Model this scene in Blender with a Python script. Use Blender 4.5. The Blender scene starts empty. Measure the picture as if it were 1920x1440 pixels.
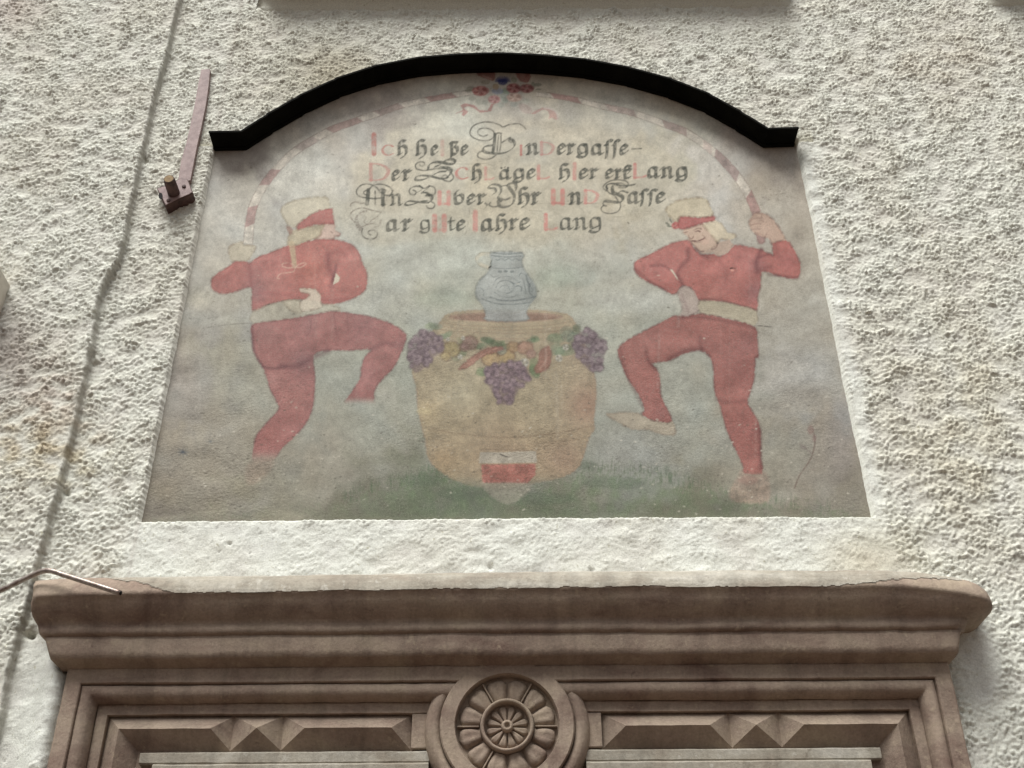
import bpy, bmesh, math, random
import numpy as np
from mathutils import Matrix, Vector, noise as mnoise
random.seed(7); rng = np.random.default_rng(11)
R_ = math.radians
scene = bpy.context.scene
col = scene.collection

# ------------------------------------------------------------------ camera
FPX = 2150.0
CAMLOC = Vector((0.0, -2.5, 1.6))
ELEV, YAW, ROLL = R_(34.05), R_(0.033), R_(-0.383)
CM = (Matrix.Rotation(YAW, 4, 'Z') @ Matrix.Rotation(math.pi/2+ELEV, 4, 'X') @ Matrix.Rotation(ROLL, 4, 'Z'))
cam = bpy.data.objects.new('camera', bpy.data.cameras.new('camera'))
cam.matrix_world = Matrix.Translation(CAMLOC) @ CM
cam.data.sensor_width = 36.0
cam.data.lens = FPX/1920*36
cam.data.clip_start = 0.05; cam.data.clip_end = 500
col.objects.link(cam); scene.camera = cam

# ------------------------------------------------------------------ light
SUN_EL, SUN_AZ = 61.0, 24.0      # sun high over the lane, a little to the left of the viewer
w = bpy.data.worlds.new('World'); scene.world = w; w.use_nodes = True
nt = w.node_tree; nt.nodes.clear()
sky = nt.nodes.new('ShaderNodeTexSky'); sky.sky_type = 'NISHITA'; sky.sun_disc = False
sky.sun_elevation = R_(SUN_EL); sky.sun_rotation = R_(180+SUN_AZ)
sky.air_density = 1.2; sky.dust_density = 4.0; sky.ozone_density = 0.6
hs = nt.nodes.new('ShaderNodeHueSaturation'); hs.inputs['Saturation'].default_value = 0.18
bg = nt.nodes.new('ShaderNodeBackground'); bg.inputs['Strength'].default_value = 0.058
wo = nt.nodes.new('ShaderNodeOutputWorld')
nt.links.new(sky.outputs[0], hs.inputs['Color']); nt.links.new(hs.outputs[0], bg.inputs['Color']); nt.links.new(bg.outputs[0], wo.inputs[0])
sl = bpy.data.lights.new('sun', 'SUN'); sl.energy = 2.9; sl.angle = R_(34); sl.color = (1.0, 0.985, 0.95)
so = bpy.data.objects.new('sun', sl)
sd = Vector((-math.sin(R_(SUN_AZ))*math.cos(R_(SUN_EL)), -math.cos(R_(SUN_AZ))*math.cos(R_(SUN_EL)), math.sin(R_(SUN_EL))))
so.rotation_euler = sd.to_track_quat('Z', 'Y').to_euler(); so.location = (0, -4, 9)
col.objects.link(so)
vs = scene.view_settings; vs.view_transform = 'Standard'; vs.look = 'None'; vs.gamma = 1.0; vs.use_curve_mapping = False
vs.exposure = 0.68

# ------------------------------------------------------------------ helpers
def P(px, py, d=0.0):
    """point of the place seen at photo pixel px,py and standing d metres out from the wall plane"""
    v = CM.to_3x3() @ Vector(((px-960)/FPX, -(py-720)/FPX, -1))
    t = (-d-CAMLOC.y)/v.y
    return CAMLOC + v*t
M3 = np.array(CM.to_3x3())
def to_px(X, Y, Z):
    v = np.stack([X-CAMLOC.x, Y-CAMLOC.y, Z-CAMLOC.z], -1) @ M3
    return 960 + FPX*v[..., 0]/(-v[..., 2]), 720 - FPX*v[..., 1]/(-v[..., 2])
def lin(c):
    c = np.asarray(c, float)/255.0
    return np.where(c <= 0.04045, c/12.92, ((c+0.055)/1.055)**2.4)
def link(name, me, parent=None, label=None, cat=None, group=None, kind=None):
    o = bpy.data.objects.new(name, me); col.objects.link(o)
    if parent is not None:
        o.parent = parent
    if label: o['label'] = label
    if cat: o['category'] = cat
    if group: o['group'] = group
    if kind: o['kind'] = kind
    return o
def mesh_np(name, V, F, mat, smooth=True, colr=None):
    me = bpy.data.meshes.new(name)
    V = np.asarray(V, np.float32); F = np.asarray(F, np.int32)
    me.vertices.add(len(V)); me.vertices.foreach_set('co', V.ravel())
    n = F.shape[1]
    me.loops.add(F.size); me.loops.foreach_set('vertex_index', F.ravel())
    me.polygons.add(len(F)); me.polygons.foreach_set('loop_start', np.arange(0, F.size, n, dtype=np.int32))
    me.polygons.foreach_set('loop_total', np.full(len(F), n, np.int32))
    me.polygons.foreach_set('use_smooth', np.full(len(F), smooth, bool))
    me.update(calc_edges=True)
    if colr is not None:
        a = me.color_attributes.new('paint', 'FLOAT_COLOR', 'POINT')
        a.data.foreach_set('color', (colr if colr.shape[1] == 4 else np.concatenate([colr, np.ones((len(V), 1))], 1)).astype(np.float32).ravel())
    me.materials.append(mat)
    return me
def grid_faces(nr, nc):
    i, j = np.meshgrid(np.arange(nr-1), np.arange(nc-1), indexing='ij')
    a = (i*nc+j).ravel()
    return np.stack([a, a+1, a+nc+1, a+nc], 1)
def compact(V, F, C=None):
    u, inv = np.unique(F.ravel(), return_inverse=True)
    return V[u], inv.reshape(F.shape), (C[u] if C is not None else None)
def from_bm(name, bm, mat, smooth=False, bevel=0):
    if bevel:
        bmesh.ops.bevel(bm, geom=bm.edges[:], offset=bevel, segments=2, affect='EDGES', profile=0.6)
    bmesh.ops.recalc_face_normals(bm, faces=bm.faces[:])
    me = bpy.data.meshes.new(name); bm.to_mesh(me); bm.free()
    for p in me.polygons: p.use_smooth = smooth
    me.materials.append(mat); return me
def fft_noise(nr, nc, sp_r, sp_c, wl_r, wl_c, bw=0.55, seed=0):
    r = np.random.default_rng(seed)
    f = np.fft.rfft2(r.standard_normal((nr, nc)))
    fr = np.fft.fftfreq(nr, sp_r)[:, None]*wl_r; fc = np.fft.rfftfreq(nc, sp_c)[None, :]*wl_c
    k = np.sqrt(fr**2+fc**2)
    f *= np.exp(-((np.log(np.maximum(k, 1e-6)))/bw)**2/2)
    o = np.fft.irfft2(f, s=(nr, nc)); return o/o.std()

# ------------------------------------------------------------------ materials
def new_mat(name):
    m = bpy.data.materials.new(name); m.use_nodes = True
    return m, m.node_tree.nodes, m.node_tree.links, m.node_tree.nodes['Principled BSDF']
def N(nodes, t, **kw):
    n = nodes.new(t)
    for k, v in kw.items():
        if hasattr(n, k): setattr(n, k, v)
        else: n.inputs[k.replace('_', ' ')].default_value = v
    return n
def noise_n(nodes, links, scale, detail=4, rough=0.6, vec=None, dist=0.0):
    n = nodes.new('ShaderNodeTexNoise'); n.inputs['Scale'].default_value = scale
    n.inputs['Detail'].default_value = detail; n.inputs['Roughness'].default_value = rough; n.inputs['Distortion'].default_value = dist
    if vec is not None: links.new(vec, n.inputs['Vector'])
    return n
def ramp(nodes, links, src, stops):
    r = nodes.new('ShaderNodeValToRGB'); e = r.color_ramp.elements
    e[0].position, e[1].position = stops[0][0], stops[-1][0]
    e[0].color = (*stops[0][1], 1); e[1].color = (*stops[-1][1], 1)
    for p, c in stops[1:-1]:
        x = e.new(p); x.color = (*c, 1)
    links.new(src, r.inputs[0]); return r
def mixc(nodes, links, fac, a, b, mode='MIX'):
    m = nodes.new('ShaderNodeMix'); m.data_type = 'RGBA'; m.blend_type = mode
    for s, v in ((0, fac), (6, a), (7, b)):
        if hasattr(v, 'links') or isinstance(v, bpy.types.NodeSocket): links.new(v, m.inputs[s])
        else: m.inputs[s].default_value = v if s == 0 else (*v, 1)
    return m.outputs[2]
def g3(v): return (v, v, v)

def mat_plaster():
    m, n, l, b = new_mat('roughcast_plaster')
    geo = n.new('ShaderNodeNewGeometry')
    at = n.new('ShaderNodeAttribute'); at.attribute_name = 'paint'
    a = noise_n(n, l, 230, 3, 0.6, geo.outputs['Position'])
    r = ramp(n, l, a.outputs[0], [(0.3, g3(0.80)), (0.65, g3(1.05))])
    c = mixc(n, l, 1.0, at.outputs[0], r.outputs[0], 'MULTIPLY')
    s = noise_n(n, l, 90, 2, 0.5, geo.outputs['Position'])
    r2 = ramp(n, l, s.outputs[0], [(0.66, g3(0)), (0.74, g3(1))])
    c = mixc(n, l, r2.outputs[0], c, mixc(n, l, 1.0, c, (0.72, 0.70, 0.62), 'MULTIPLY'))
    l.new(c, b.inputs['Base Color']); b.inputs['Roughness'].default_value = 0.92
    b.inputs['Specular IOR Level'].default_value = 0.2
    f = noise_n(n, l, 260, 5, 0.75, geo.outputs['Position'])
    bp = n.new('ShaderNodeBump'); bp.inputs['Strength'].default_value = 0.8; bp.inputs['Distance'].default_value = 0.0026
    l.new(f.outputs[0], bp.inputs['Height'])
    # the far wall has no modelled grain: the same roughcast as relief
    inv = n.new('ShaderNodeMath'); inv.operation = 'SUBTRACT'; inv.inputs[0].default_value = 1.0; l.new(at.outputs['Alpha'], inv.inputs[1])
    g_ = noise_n(n, l, 62, 4, 0.6, geo.outputs['Position']); b2 = n.new('ShaderNodeBump'); b2.inputs['Distance'].default_value = 0.011
    l.new(inv.outputs[0], b2.inputs['Strength']); l.new(g_.outputs[0], b2.inputs['Height']); l.new(bp.outputs[0], b2.inputs['Normal']); l.new(b2.outputs[0], b.inputs['Normal'])
    return m
def mat_mural():
    m, n, l, b = new_mat('fresco_paint')
    geo = n.new('ShaderNodeNewGeometry')
    at = n.new('ShaderNodeAttribute'); at.attribute_name = 'paint'
    a = noise_n(n, l, 300, 5, 0.8, geo.outputs['Position'])
    r = ramp(n, l, a.outputs[0], [(0.30, g3(0.70)), (0.5, g3(0.98)), (0.7, g3(1.16))])
    c = mixc(n, l, 1.0, at.outputs[0], r.outputs[0], 'MULTIPLY')
    # rubbed paint: fine pale specks
    s = noise_n(n, l, 520, 2, 0.6, geo.outputs['Position'])
    r2 = ramp(n, l, s.outputs[0], [(0.62, g3(0)), (0.72, g3(0.5))])
    c = mixc(n, l, r2.outputs[0], c, (0.46, 0.43, 0.37))
    l.new(c, b.inputs['Base Color']); b.inputs['Roughness'].default_value = 0.8
    b.inputs['Specular IOR Level'].default_value = 0.25
    # the render below is coarser near the foot of the picture
    sx = n.new('ShaderNodeSeparateXYZ'); l.new(geo.outputs['Position'], sx.inputs[0])
    mr = n.new('ShaderNodeMapRange'); mr.inputs[1].default_value = 3.75; mr.inputs[2].default_value = 2.95
    mr.inputs[3].default_value = 0.12; mr.inputs[4].default_value = 0.8
    l.new(sx.outputs[2], mr.inputs[0])
    mp = n.new('ShaderNodeMapping'); mp.inputs['Scale'].default_value = (1, 1, 1.25); l.new(geo.outputs['Position'], mp.inputs[0])
    f = noise_n(n, l, 120, 5, 0.65, mp.outputs[0])
    f2 = noise_n(n, l, 3.2, 2, 0.5, geo.outputs['Position'])
    rr = ramp(n, l, f2.outputs[0], [(0.38, g3(0.15)), (0.62, g3(1.0))])
    mm = n.new('ShaderNodeMath'); mm.operation = 'MULTIPLY'; l.new(mr.outputs[0], mm.inputs[0]); l.new(rr.outputs[0], mm.inputs[1])
    bp = n.new('ShaderNodeBump'); bp.inputs['Distance'].default_value = 0.0035
    l.new(mm.outputs[0], bp.inputs['Strength']); l.new(f.outputs[0], bp.inputs['Height'])
    fb = noise_n(n, l, 300, 4, 0.6, geo.outputs['Position'])
    b2 = n.new('ShaderNodeBump'); b2.inputs['Strength'].default_value = 0.25; b2.inputs['Distance'].default_value = 0.0012
    l.new(fb.outputs[0], b2.inputs['Height']); l.new(bp.outputs[0], b2.inputs['Normal'])
    l.new(b2.outputs[0], b.inputs['Normal'])
    return m
def mat_stone(name, base, stain, light, k=1.0):
    m, n, l, b = new_mat(name)
    geo = n.new('ShaderNodeNewGeometry')
    mp = n.new('ShaderNodeMapping'); mp.inputs['Scale'].default_value = (1.0, 1.0, 2.2); l.new(geo.outputs['Position'], mp.inputs[0])
    a = noise_n(n, l, 5.5, 6, 0.62, mp.outputs[0], 0.6)
    r = ramp(n, l, a.outputs[0], [(0.25, lin(stain)*.75+lin(base)*.25), (0.5, lin(base)), (0.75, lin(light)*.7+lin(base)*.3)])
    mp2 = n.new('ShaderNodeMapping'); mp2.inputs['Scale'].default_value = (14, 4, 2.0); l.new(geo.outputs['Position'], mp2.inputs[0])
    sk = noise_n(n, l, 1.6, 5, 0.65, mp2.outputs[0], 0.4)
    rs = ramp(n, l, sk.outputs[0], [(0.36, g3(0.62)), (0.55, g3(1.0)), (0.72, g3(1.12))])
    f = noise_n(n, l, 160, 4, 0.65, geo.outputs['Position'])
    r2 = ramp(n, l, f.outputs[0], [(0.3, g3(0.82)), (0.68, g3(1.08))])
    c = mixc(n, l, 1.0, mixc(n, l, 0.5, r.outputs[0], rs.outputs[0], 'MULTIPLY'), r2.outputs[0], 'MULTIPLY')
    s = noise_n(n, l, 38, 5, 0.7, geo.outputs['Position'])
    r3 = ramp(n, l, s.outputs[0], [(0.60, g3(0)), (0.68, g3(0.5))])
    c = mixc(n, l, r3.outputs[0], c, lin(light))
    s = noise_n(n, l, 22, 6, 0.75, geo.outputs['Position'])
    r3 = ramp(n, l, s.outputs[0], [(0.28, g3(0.55)), (0.37, g3(0))])
    c = mixc(n, l, r3.outputs[0], c, lin(stain)*0.55)
    l.new(c, b.inputs['Base Color']); b.inputs['Roughness'].default_value = 0.85; b.inputs['Specular IOR Level'].default_value = 0.25
    f3 = noise_n(n, l, 70, 6, 0.7, geo.outputs['Position'])
    bp = n.new('ShaderNodeBump'); bp.inputs['Strength'].default_value = 0.6*k; bp.inputs['Distance'].default_value = 0.004
    l.new(f3.outputs[0], bp.inputs['Height']); l.new(bp.outputs[0], b.inputs['Normal'])
    return m
def mat_simple(name, c, rough=0.6, metal=0.0, c2=None, sc=30, bump=0.2, spec=0.5):
    m, n, l, b = new_mat(name)
    geo = n.new('ShaderNodeNewGeometry')
    a = noise_n(n, l, sc, 5, 0.65, geo.outputs['Position'])
    c = lin(c); c2 = lin(c2) if c2 is not None else c*0.7
    r = ramp(n, l, a.outputs[0], [(0.35, c2), (0.62, c)])
    l.new(r.outputs[0], b.inputs['Base Color'])
    b.inputs['Roughness'].default_value = rough; b.inputs['Metallic'].default_value = metal; b.inputs['Specular IOR Level'].default_value = spec
    bp = n.new('ShaderNodeBump'); bp.inputs['Strength'].default_value = bump; bp.inputs['Distance'].default_value = 0.002
    f = noise_n(n, l, sc*6, 3, 0.6, geo.outputs['Position'])
    l.new(f.outputs[0], bp.inputs['Height']); l.new(bp.outputs[0], b.inputs['Normal'])
    return m
M_PL = mat_plaster(); M_MU = mat_mural()
M_ST = mat_stone('weathered_stone', (155, 139, 124), (104, 80, 72), (174, 160, 138))
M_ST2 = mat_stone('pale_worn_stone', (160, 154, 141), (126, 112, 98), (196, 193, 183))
M_HOOD = mat_simple('black_painted_metal', (19, 19, 15), 0.85, 0.0, (9, 9, 7), 14, 0.25, 0.06)
M_IRON = mat_simple('mauve_painted_iron', (150, 128, 124), 0.6, 0.0, (118, 95, 92), 45, 0.5)
M_RUST = mat_simple('old_brown_iron', (92, 66, 60), 0.7, 0.0, (52, 34, 32), 60, 0.6)
M_RUSTL = mat_simple('rusty_ochre_end', (150, 128, 92), 0.8, 0.0, (120, 96, 66), 90, 0.5)
M_TUBE = mat_simple('dull_steel', (168, 158, 150), 0.38, 0.75, (120, 104, 96), 60, 0.2)
M_BLACK = mat_simple('dark_hollow', (12, 11, 10), 0.9, 0, (8, 8, 8))
M_WHITE = mat_simple('white_lacquer', (214, 208, 196), 0.5, 0.0, (196, 190, 178), 20, 0.1)
M_PAVE = mat_simple('paving_stone', (88, 72, 60), 0.9, 0.0, (68, 54, 46), 6, 0.5)

# ------------------------------------------------------------------ ground
def ground():
    n = 40
    xs = np.sign(np.linspace(-1, 1, n))*np.abs(np.linspace(-1, 1, n))**2*80
    X, Y = np.meshgrid(xs, xs, indexing='ij')
    V = np.stack([X, Y, np.zeros_like(X)], -1).reshape(-1, 3)
    link('paved_ground', mesh_np('paved_ground', V, grid_faces(n, n)[:, ::-1], M_PAVE), kind='structure')
ground()

# ------------------------------------------------------------------ key places on the wall
PL, PR = P(258, 978).x*0.5+P(400, 285).x*0.5, P(1635, 965).x*0.5+P(1495, 265).x*0.5
ZB = P(950, 972).z
YREC = 0.018                                   # the picture lies 12 mm behind the plaster
# line where the hood meets the wall, in photo pixels -> wall coordinates
HOOD_FRONT = [(391, 247), (452, 246), (500, 215), (560, 180), (630, 147), (700, 124), (780, 108), (860, 101), (940, 99), (1020, 103),
              (1100, 111), (1180, 126), (1260, 148), (1330, 176), (1390, 210), (1440, 241), (1498, 239)]
HD = 0.060
hf = [P(x, y, HD) for x, y in HOOD_FRONT]
hx = np.array([p.x for p in hf]); hz = np.array([p.z for p in hf])
def hood_z(x): return np.interp(x, hx, hz)
XS = P(330, 60).x*0.5+P(90, 1060).x*0.5         # line of the step in the plaster at the left

# ------------------------------------------------------------------ the plaster wall
def axis(a, b, step, extra=()):
    k = list(np.arange(a, b, step))
    for e in extra:
        k = [v for v in k if abs(v-e) > step*0.45]+[e]
    return np.array(sorted(k))
def smooth01(t): t = np.clip(t, 0, 1); return t*t*(3-2*t)
def poly_inside(px, py, pts):
    ins = np.zeros(px.shape, bool); n = len(pts); j = n-1
    for i in range(n):
        xi, yi = pts[i]; xj, yj = pts[j]
        c = ((yi > py) != (yj > py)) & (px < (xj-xi)*(py-yi)/((yj-yi) if yj != yi else 1e-9)+xi)
        ins ^= c; j = i
    return ins
def blur(a, k):
    f = np.fft.rfft2(a); fr = np.fft.fftfreq(a.shape[0])[:, None]; fc = np.fft.rfftfreq(a.shape[1])[None, :]
    return np.fft.irfft2(f*np.exp(-2*(np.pi*k)**2*(fr**2+fc**2)), s=a.shape)
WALLC = (222, 223, 212)
def wall():
    st = 0.0037
    x0, x1, z0, z1 = -1.86, 1.86, 2.14, 4.98
    XA = axis(x0, x1, st, (PL, PL+0.0016, PR, PR-0.0016))
    ZA = axis(z0, z1, st, (ZB, ZB+0.0016))
    Z, X = np.meshgrid(ZA, XA, indexing='ij'); nr, nc = X.shape
    px, py = to_px(X, np.zeros_like(X), Z)
    n1 = fft_noise(nr, nc, st, st, 0.0125, 0.0170, 0.62, 1); n2 = fft_noise(nr, nc, st, st, 0.024, 0.036, 0.7, 2)
    n3 = fft_noise(nr, nc, st, st, 0.2, 0.2, 0.6, 3); n4 = fft_noise(nr, nc, st, st, 0.0085, 0.011, 0.3, 4)
    n5 = fft_noise(nr, nc, st, st, 0.6, 0.5, 0.6, 5); n6 = fft_noise(nr, nc, st, st, 0.07, 0.09, 0.5, 6)
    rr_ = n1+0.55*n2+0.35*n4
    # dabs thrown upwards: steep undersides, soft tops
    rr_ = rr_+0.35*(np.roll(rr_, -1, 0)-np.roll(rr_, 1, 0))
    rough = np.where(rr_ > 0, 0.95*rr_**0.85 if False else 0.95*np.tanh(0.8*np.abs(rr_)), -0.8*np.tanh(0.75*np.abs(rr_)))
    grit = np.clip(fft_noise(nr, nc, st, st, 0.009, 0.010, 0.35, 14)*fft_noise(nr, nc, st, st, 0.05, 0.06, 0.6, 15)-0.5, 0, 2.2)
    rough = rough+0.45*grit
    amp = 0.0032*np.clip(1+0.15*n3+0.30*n6, 0.35, 1.7)
    sm = np.zeros_like(X)                       # smooth, trowelled places
    sm = np.maximum(sm, poly_inside(px, py, [(250, 980), (1662, 965), (1700, 1100), (210, 1120)])*0.72)
    sm = np.maximum(sm, poly_inside(px, py, [(350, 975), (560, 975), (500, 1080), (350, 1090)])*0.95)
    sm = np.maximum(sm, poly_inside(px, py, [(1495, 262), (1512, 262), (1580, 560), (1662, 965), (1635, 967)])*0.85)
    sm = np.maximum(sm, poly_inside(px, py, [(1796, 1190), (1850, 1160), (1880, 1260), (1850, 1330), (1800, 1300)])*0.6)
    sm = np.maximum(sm, poly_inside(px, py, [(42, 1195), (95, 1200), (140, 1300), (110, 1450), (-20, 1450)])*0.82)
    sm = np.maximum(sm, poly_inside(px, py, [(1500, 262), (1545, 275), (1540, 305), (1500, 300)])*0.7)
    sm = np.maximum(sm, poly_inside(px, py, [(470, -20), (1500, -20), (1500, 12), (480, 14)])*0.8)
    sm = np.clip(blur(sm, 3.0), 0, 1)
    H = amp*rough*(1-sm*0.93)
    pit = np.clip((n1*0.8+n2*0.7-1.45), 0, 1.6)
    H -= pit*0.0032*sm
    H += 0.0010*n3*(1-0.4*sm) + 0.0008*n6
    H += 0.0018*sm
    # the proud edge left
    zr = np.random.default_rng(5); walk = np.cumsum(zr.standard_normal(nr)); walk -= np.linspace(walk[0], walk[-1], nr); kk = np.exp(-np.linspace(-2, 2, 9)**2); walk = np.convolve(walk/walk.std(), kk/kk.sum(), 'same')
    wob = (0.0050*walk + 0.0007*np.convolve(zr.standard_normal(nr), [.3, .5, .3], 'same'))[:, None]
    edge = XS + wob*np.where(py > 500, 1.0, 0.5)
    edge += 0.012*np.exp(-((py-470)/60.0)**2) - 0.008*np.exp(-((py-560)/40.0)**2)
    t = np.clip((edge-X)/0.0075, 0, 1)
    left = 0.027*t
    H = H*np.where((t > 0) & (t < 1), 0.25, 1.0) + left
    for (cx, cy, s, dd) in ((178, 684, 5, .009), (125, 925, 6, .014), (272, 300, 7, .014), (56, 1190, 8, .03), (84, 1098, 5, .012), (208, 500, 9, .008)):
        H -= dd*np.exp(-(((px-cx)/s)**2+((py-cy)/(s*0.8))**2))
    # plaster run over the outer band of the door surround at the left
    pc = poly_inside(px, py, [(60, 1205), (100, 1240), (135, 1275), (130, 1320), (112, 1400), (98, 1500), (-40, 1500), (40, 1210)])
    pcs = np.clip(blur(pc.astype(float), 2.2), 0, 1)
    H += 0.057*pcs*smooth01((X-(XS+0.03))/0.07)
    for (cx, cy) in ((1822, 1195), (1812, 1225), (1788, 1300), (1806, 1335), (1420, 60), (560, 100), (950, 60), (1700, 250), (1650, 880), (430, 1020), (1110, 1070), (920, 1065)):
        H -= 0.006*np.exp(-(((px-cx)/5)**2+((py-cy)/4)**2))*(1+0.5*n1)
    inm = (X >= PL+0.0008) & (X <= PR-0.0008) & (Z >= ZB+0.0008) & (Z <= hood_z(X)+0.004)
    Y = -H
    Y = np.where(inm, YREC+0.004, Y)
    # keep the arris at the picture crisp but hand-made
    # colours
    C = np.empty((nr, nc, 3)); C[:] = lin(WALLC)
    def tint(mask, c, k):
        nonlocal C
        mk = np.clip(mask, 0, 1)[..., None]*k
        C = C*(1-mk)+C*(lin(c)/lin(WALLC))*mk
    tint(smooth01(n5*0.45+0.35), (215, 213, 200), 0.6)
    tint(smooth01(-n3*0.5+0.05), (214, 212, 204), 0.4)
    tint(np.exp(-(((px-100)/90)**2+((py-770)/80)**2))*(0.6+0.4*n6), (206, 192, 180), 0.5)
    tint(np.exp(-(((px-90)/110)**2+((py-850)/60)**2))*(0.6+0.4*n6), (208, 200, 172), 0.8)
    tint(np.exp(-(((px-20)/60)**2+((py-20)/50)**2)), (205, 192, 184), 0.6)
    tint(np.exp(-(((px-20)/70)**2+((py-670)/90)**2)), (170, 162, 155), 0.75)  # grey dirt and the white box's shadow, painted into the plaster colour
    tint(np.exp(-(((px-620)/120)**2+((py-140)/70)**2)), (178, 172, 150), 0.7)
    tint(np.exp(-(((px-1820)/140)**2+((py-800)/180)**2))*(0.7+0.3*n3), (210, 204, 184), 0.7)
    tint(np.exp(-(((px-1760)/140)**2+((py-110)/80)**2))*(0.7+0.3*n3), (211, 205, 190), 0.6)
    tint(sm, (226, 229, 222), 0.8)
    tint(np.exp(-(((px-1505)/16)**2+((py-292)/20)**2)), (120, 120, 112), 0.7)  # shadow beside the hood's right end, darkened into the colour
    tint(((t > 0.02) & (t < 0.98))*1.0, (170, 168, 158), 0.8)  # shaded side face of the step, its dimness greyed into the colour
    tint(np.clip((np.exp(-np.abs(X-PL)/0.004)), 0, 1), (170, 160, 150), 0.5)  # dim left reveal of the picture: shade put into the colour
    tint(np.clip(smooth01(-(n1+n2)*0.5-0.35), 0, 1)*(1-sm), (204, 203, 190), 0.5)
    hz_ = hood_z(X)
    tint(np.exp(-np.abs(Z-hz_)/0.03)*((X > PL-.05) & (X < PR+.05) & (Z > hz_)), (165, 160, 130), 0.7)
    tint(np.exp(-(((px-1640)/90)**2+((py-1050)/60)**2)), (210, 204, 180), 0.7)
    def wv1(a, k, sd_):
        w1 = np.cumsum(np.random.default_rng(sd_).standard_normal(len(a))); w1 -= np.linspace(w1[0], w1[-1], len(a)); w1 = w1/w1.std()+.5*np.convolve(np.random.default_rng(sd_+1).standard_normal(len(a)), [.25, .5, .25], 'same'); return w1*k
    wl, wr_, wb = wv1(ZA, .0011, 31), wv1(ZA, .0011, 32), wv1(XA, .0012, 33)
    X = X+wl[:, None]*np.exp(-np.abs(X-PL)/.012)+wr_[:, None]*np.exp(-np.abs(X-PR)/.012); Z = Z+wb[None, :]*np.exp(-np.abs(Z-ZB)/.012)
    V = np.stack([X, Y, Z], -1).reshape(-1, 3); F = grid_faces(nr, nc)
    deep = (X > PL+0.006) & (X < PR-0.006) & (Z > ZB+0.006) & (Z < hood_z(X)-0.012)
    cen = deep.ravel()[F].all(1)
    dpx = to_px(X, np.zeros_like(X)-0.0, Z)
    door = (poly_inside(px, py, [(230, 1130), (1700, 1130), (1660, 1600), (280, 1600)])).ravel()[F].all(1)
    far = ((px < -1600) | (px > 3500)).ravel()[F].all(1)
    F = F[~(cen | door | far)]
    # drop faces off the sides: replaced below by the coarse outer wall
    V2, F2, C2 = compact(V, F, C.reshape(-1, 3))
    # coarse outer wall, butted to the fine field
    def coarse(xa, xb, za, zb, nx=40, nz=40):
        xx = np.linspace(xa, xb, nx); zz = np.linspace(za, zb, nz)
        Zc, Xc = np.meshgrid(zz, xx, indexing='ij')
        Yc = np.where(Xc < XS-0.02, -0.010, 0.017)+0.0
        Vc = np.stack([Xc, Yc, Zc], -1).reshape(-1, 3)
        return Vc, grid_faces(nz, nx), np.tile(np.append(lin(WALLC), 0.0), (nx*nz, 1))
    parts = [(V2, F2, np.concatenate([C2, np.ones((len(C2), 1))], 1)), coarse(-7, 7, 4.975, 7.5, 120, 30), coarse(-7, -1.855, 2.14, 4.975, 60, 60), coarse(1.855, 7, 2.14, 4.975, 60, 60), coarse(-7, -1.0, 0, 2.142, 60, 30), coarse(1.0, 7, 0, 2.142, 60, 30)]
    Vs, Fs, Cs, off = [], [], [], 0
    for a, b, c in parts:
        Vs.append(a); Fs.append(b+off); Cs.append(c); off += len(a)
    me = mesh_np('plaster_wall', np.concatenate(Vs), np.concatenate(Fs), M_PL, True, np.concatenate(Cs))
    link('plaster_wall', me, label='rough cream roughcast house wall around the painted panel', cat='wall')
wall()

# ------------------------------------------------------------------ PAINTING (rasterised once, stored per vertex)
OX, OY, CW, CH = 236, 84, 1424, 912
yy, xx = np.mgrid[0:CH, 0:CW]; GX = xx+OX+0.0; GY = yy+OY+0.0
CAN = np.zeros((CH, CW, 3)); RID = np.zeros((CH, CW), np.int16)
def cn(s, seed):
    return fft_noise(CH, CW, 1, 1, s, s, 0.6, seed)
NB = [cn(160, 21), cn(60, 22), cn(22, 23), cn(8, 24), cn(3.5, 25)]
BRUSH = np.clip(1+0.10*NB[2]+0.08*NB[3], 0.5, 1.3)
def background():
    pts = [(450,300,168,162,155),(420,400,185,183,172),(560,320,197,197,186),(640,260,188,185,175),(700,200,172,164,155),(950,150,172,165,152),
    (850,230,200,200,184),(760,330,196,191,170),(950,400,190,183,158),(1150,400,184,177,153),(1250,280,187,182,161),(1200,220,190,188,174),(1400,260,172,164,155),
    (1350,330,187,185,177),(1450,400,172,165,150),(1470,300,162,152,140),(380,500,178,176,165),(350,600,164,161,151),(330,750,160,154,143),(300,900,148,140,124),
    (450,700,160,158,141),(600,700,158,161,147),(400,850,156,149,132),(600,850,153,148,131),(500,960,140,136,116),(330,960,138,132,115),(750,500,173,176,163),
    (850,500,171,177,163),(1050,520,166,171,156),(1150,620,166,171,157),(1100,500,171,171,156),(720,680,159,164,149),(700,800,156,158,143),(1300,750,158,161,148),
    (1200,850,149,152,141),(1450,550,166,161,146),(1520,600,166,163,151),(1500,720,163,162,155),(1550,850,148,141,128),(1450,850,150,146,130),(1610,940,134,128,112),
    (1300,950,124,122,102),(1000,950,120,122,103),(800,940,118,124,104),(700,950,120,120,103),(1100,300,190,183,162),(640,480,182,184,172),(1180,470,174,174,162)]
    acc = np.zeros((CH, CW, 3)); ws = np.zeros((CH, CW))
    gx = GX+NB[0]*22+NB[1]*8; gy = GY+NB[1]*10+NB[0]*14
    for x, y, r, g, b in pts:
        wg = 1/(((gx-x)**2+(gy-y)**2)/3600+0.15)**1.7
        acc += wg[..., None]*lin((r, g, b)); ws += wg
    c = acc/ws[..., None]
    c *= (1+0.045*NB[1]+0.035*NB[2]+0.03*NB[3])[..., None]
    c *= 1+np.stack([0.018*NB[0], 0*NB[0], -0.02*NB[0]], -1)
    CAN[:] = c
background()
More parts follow.
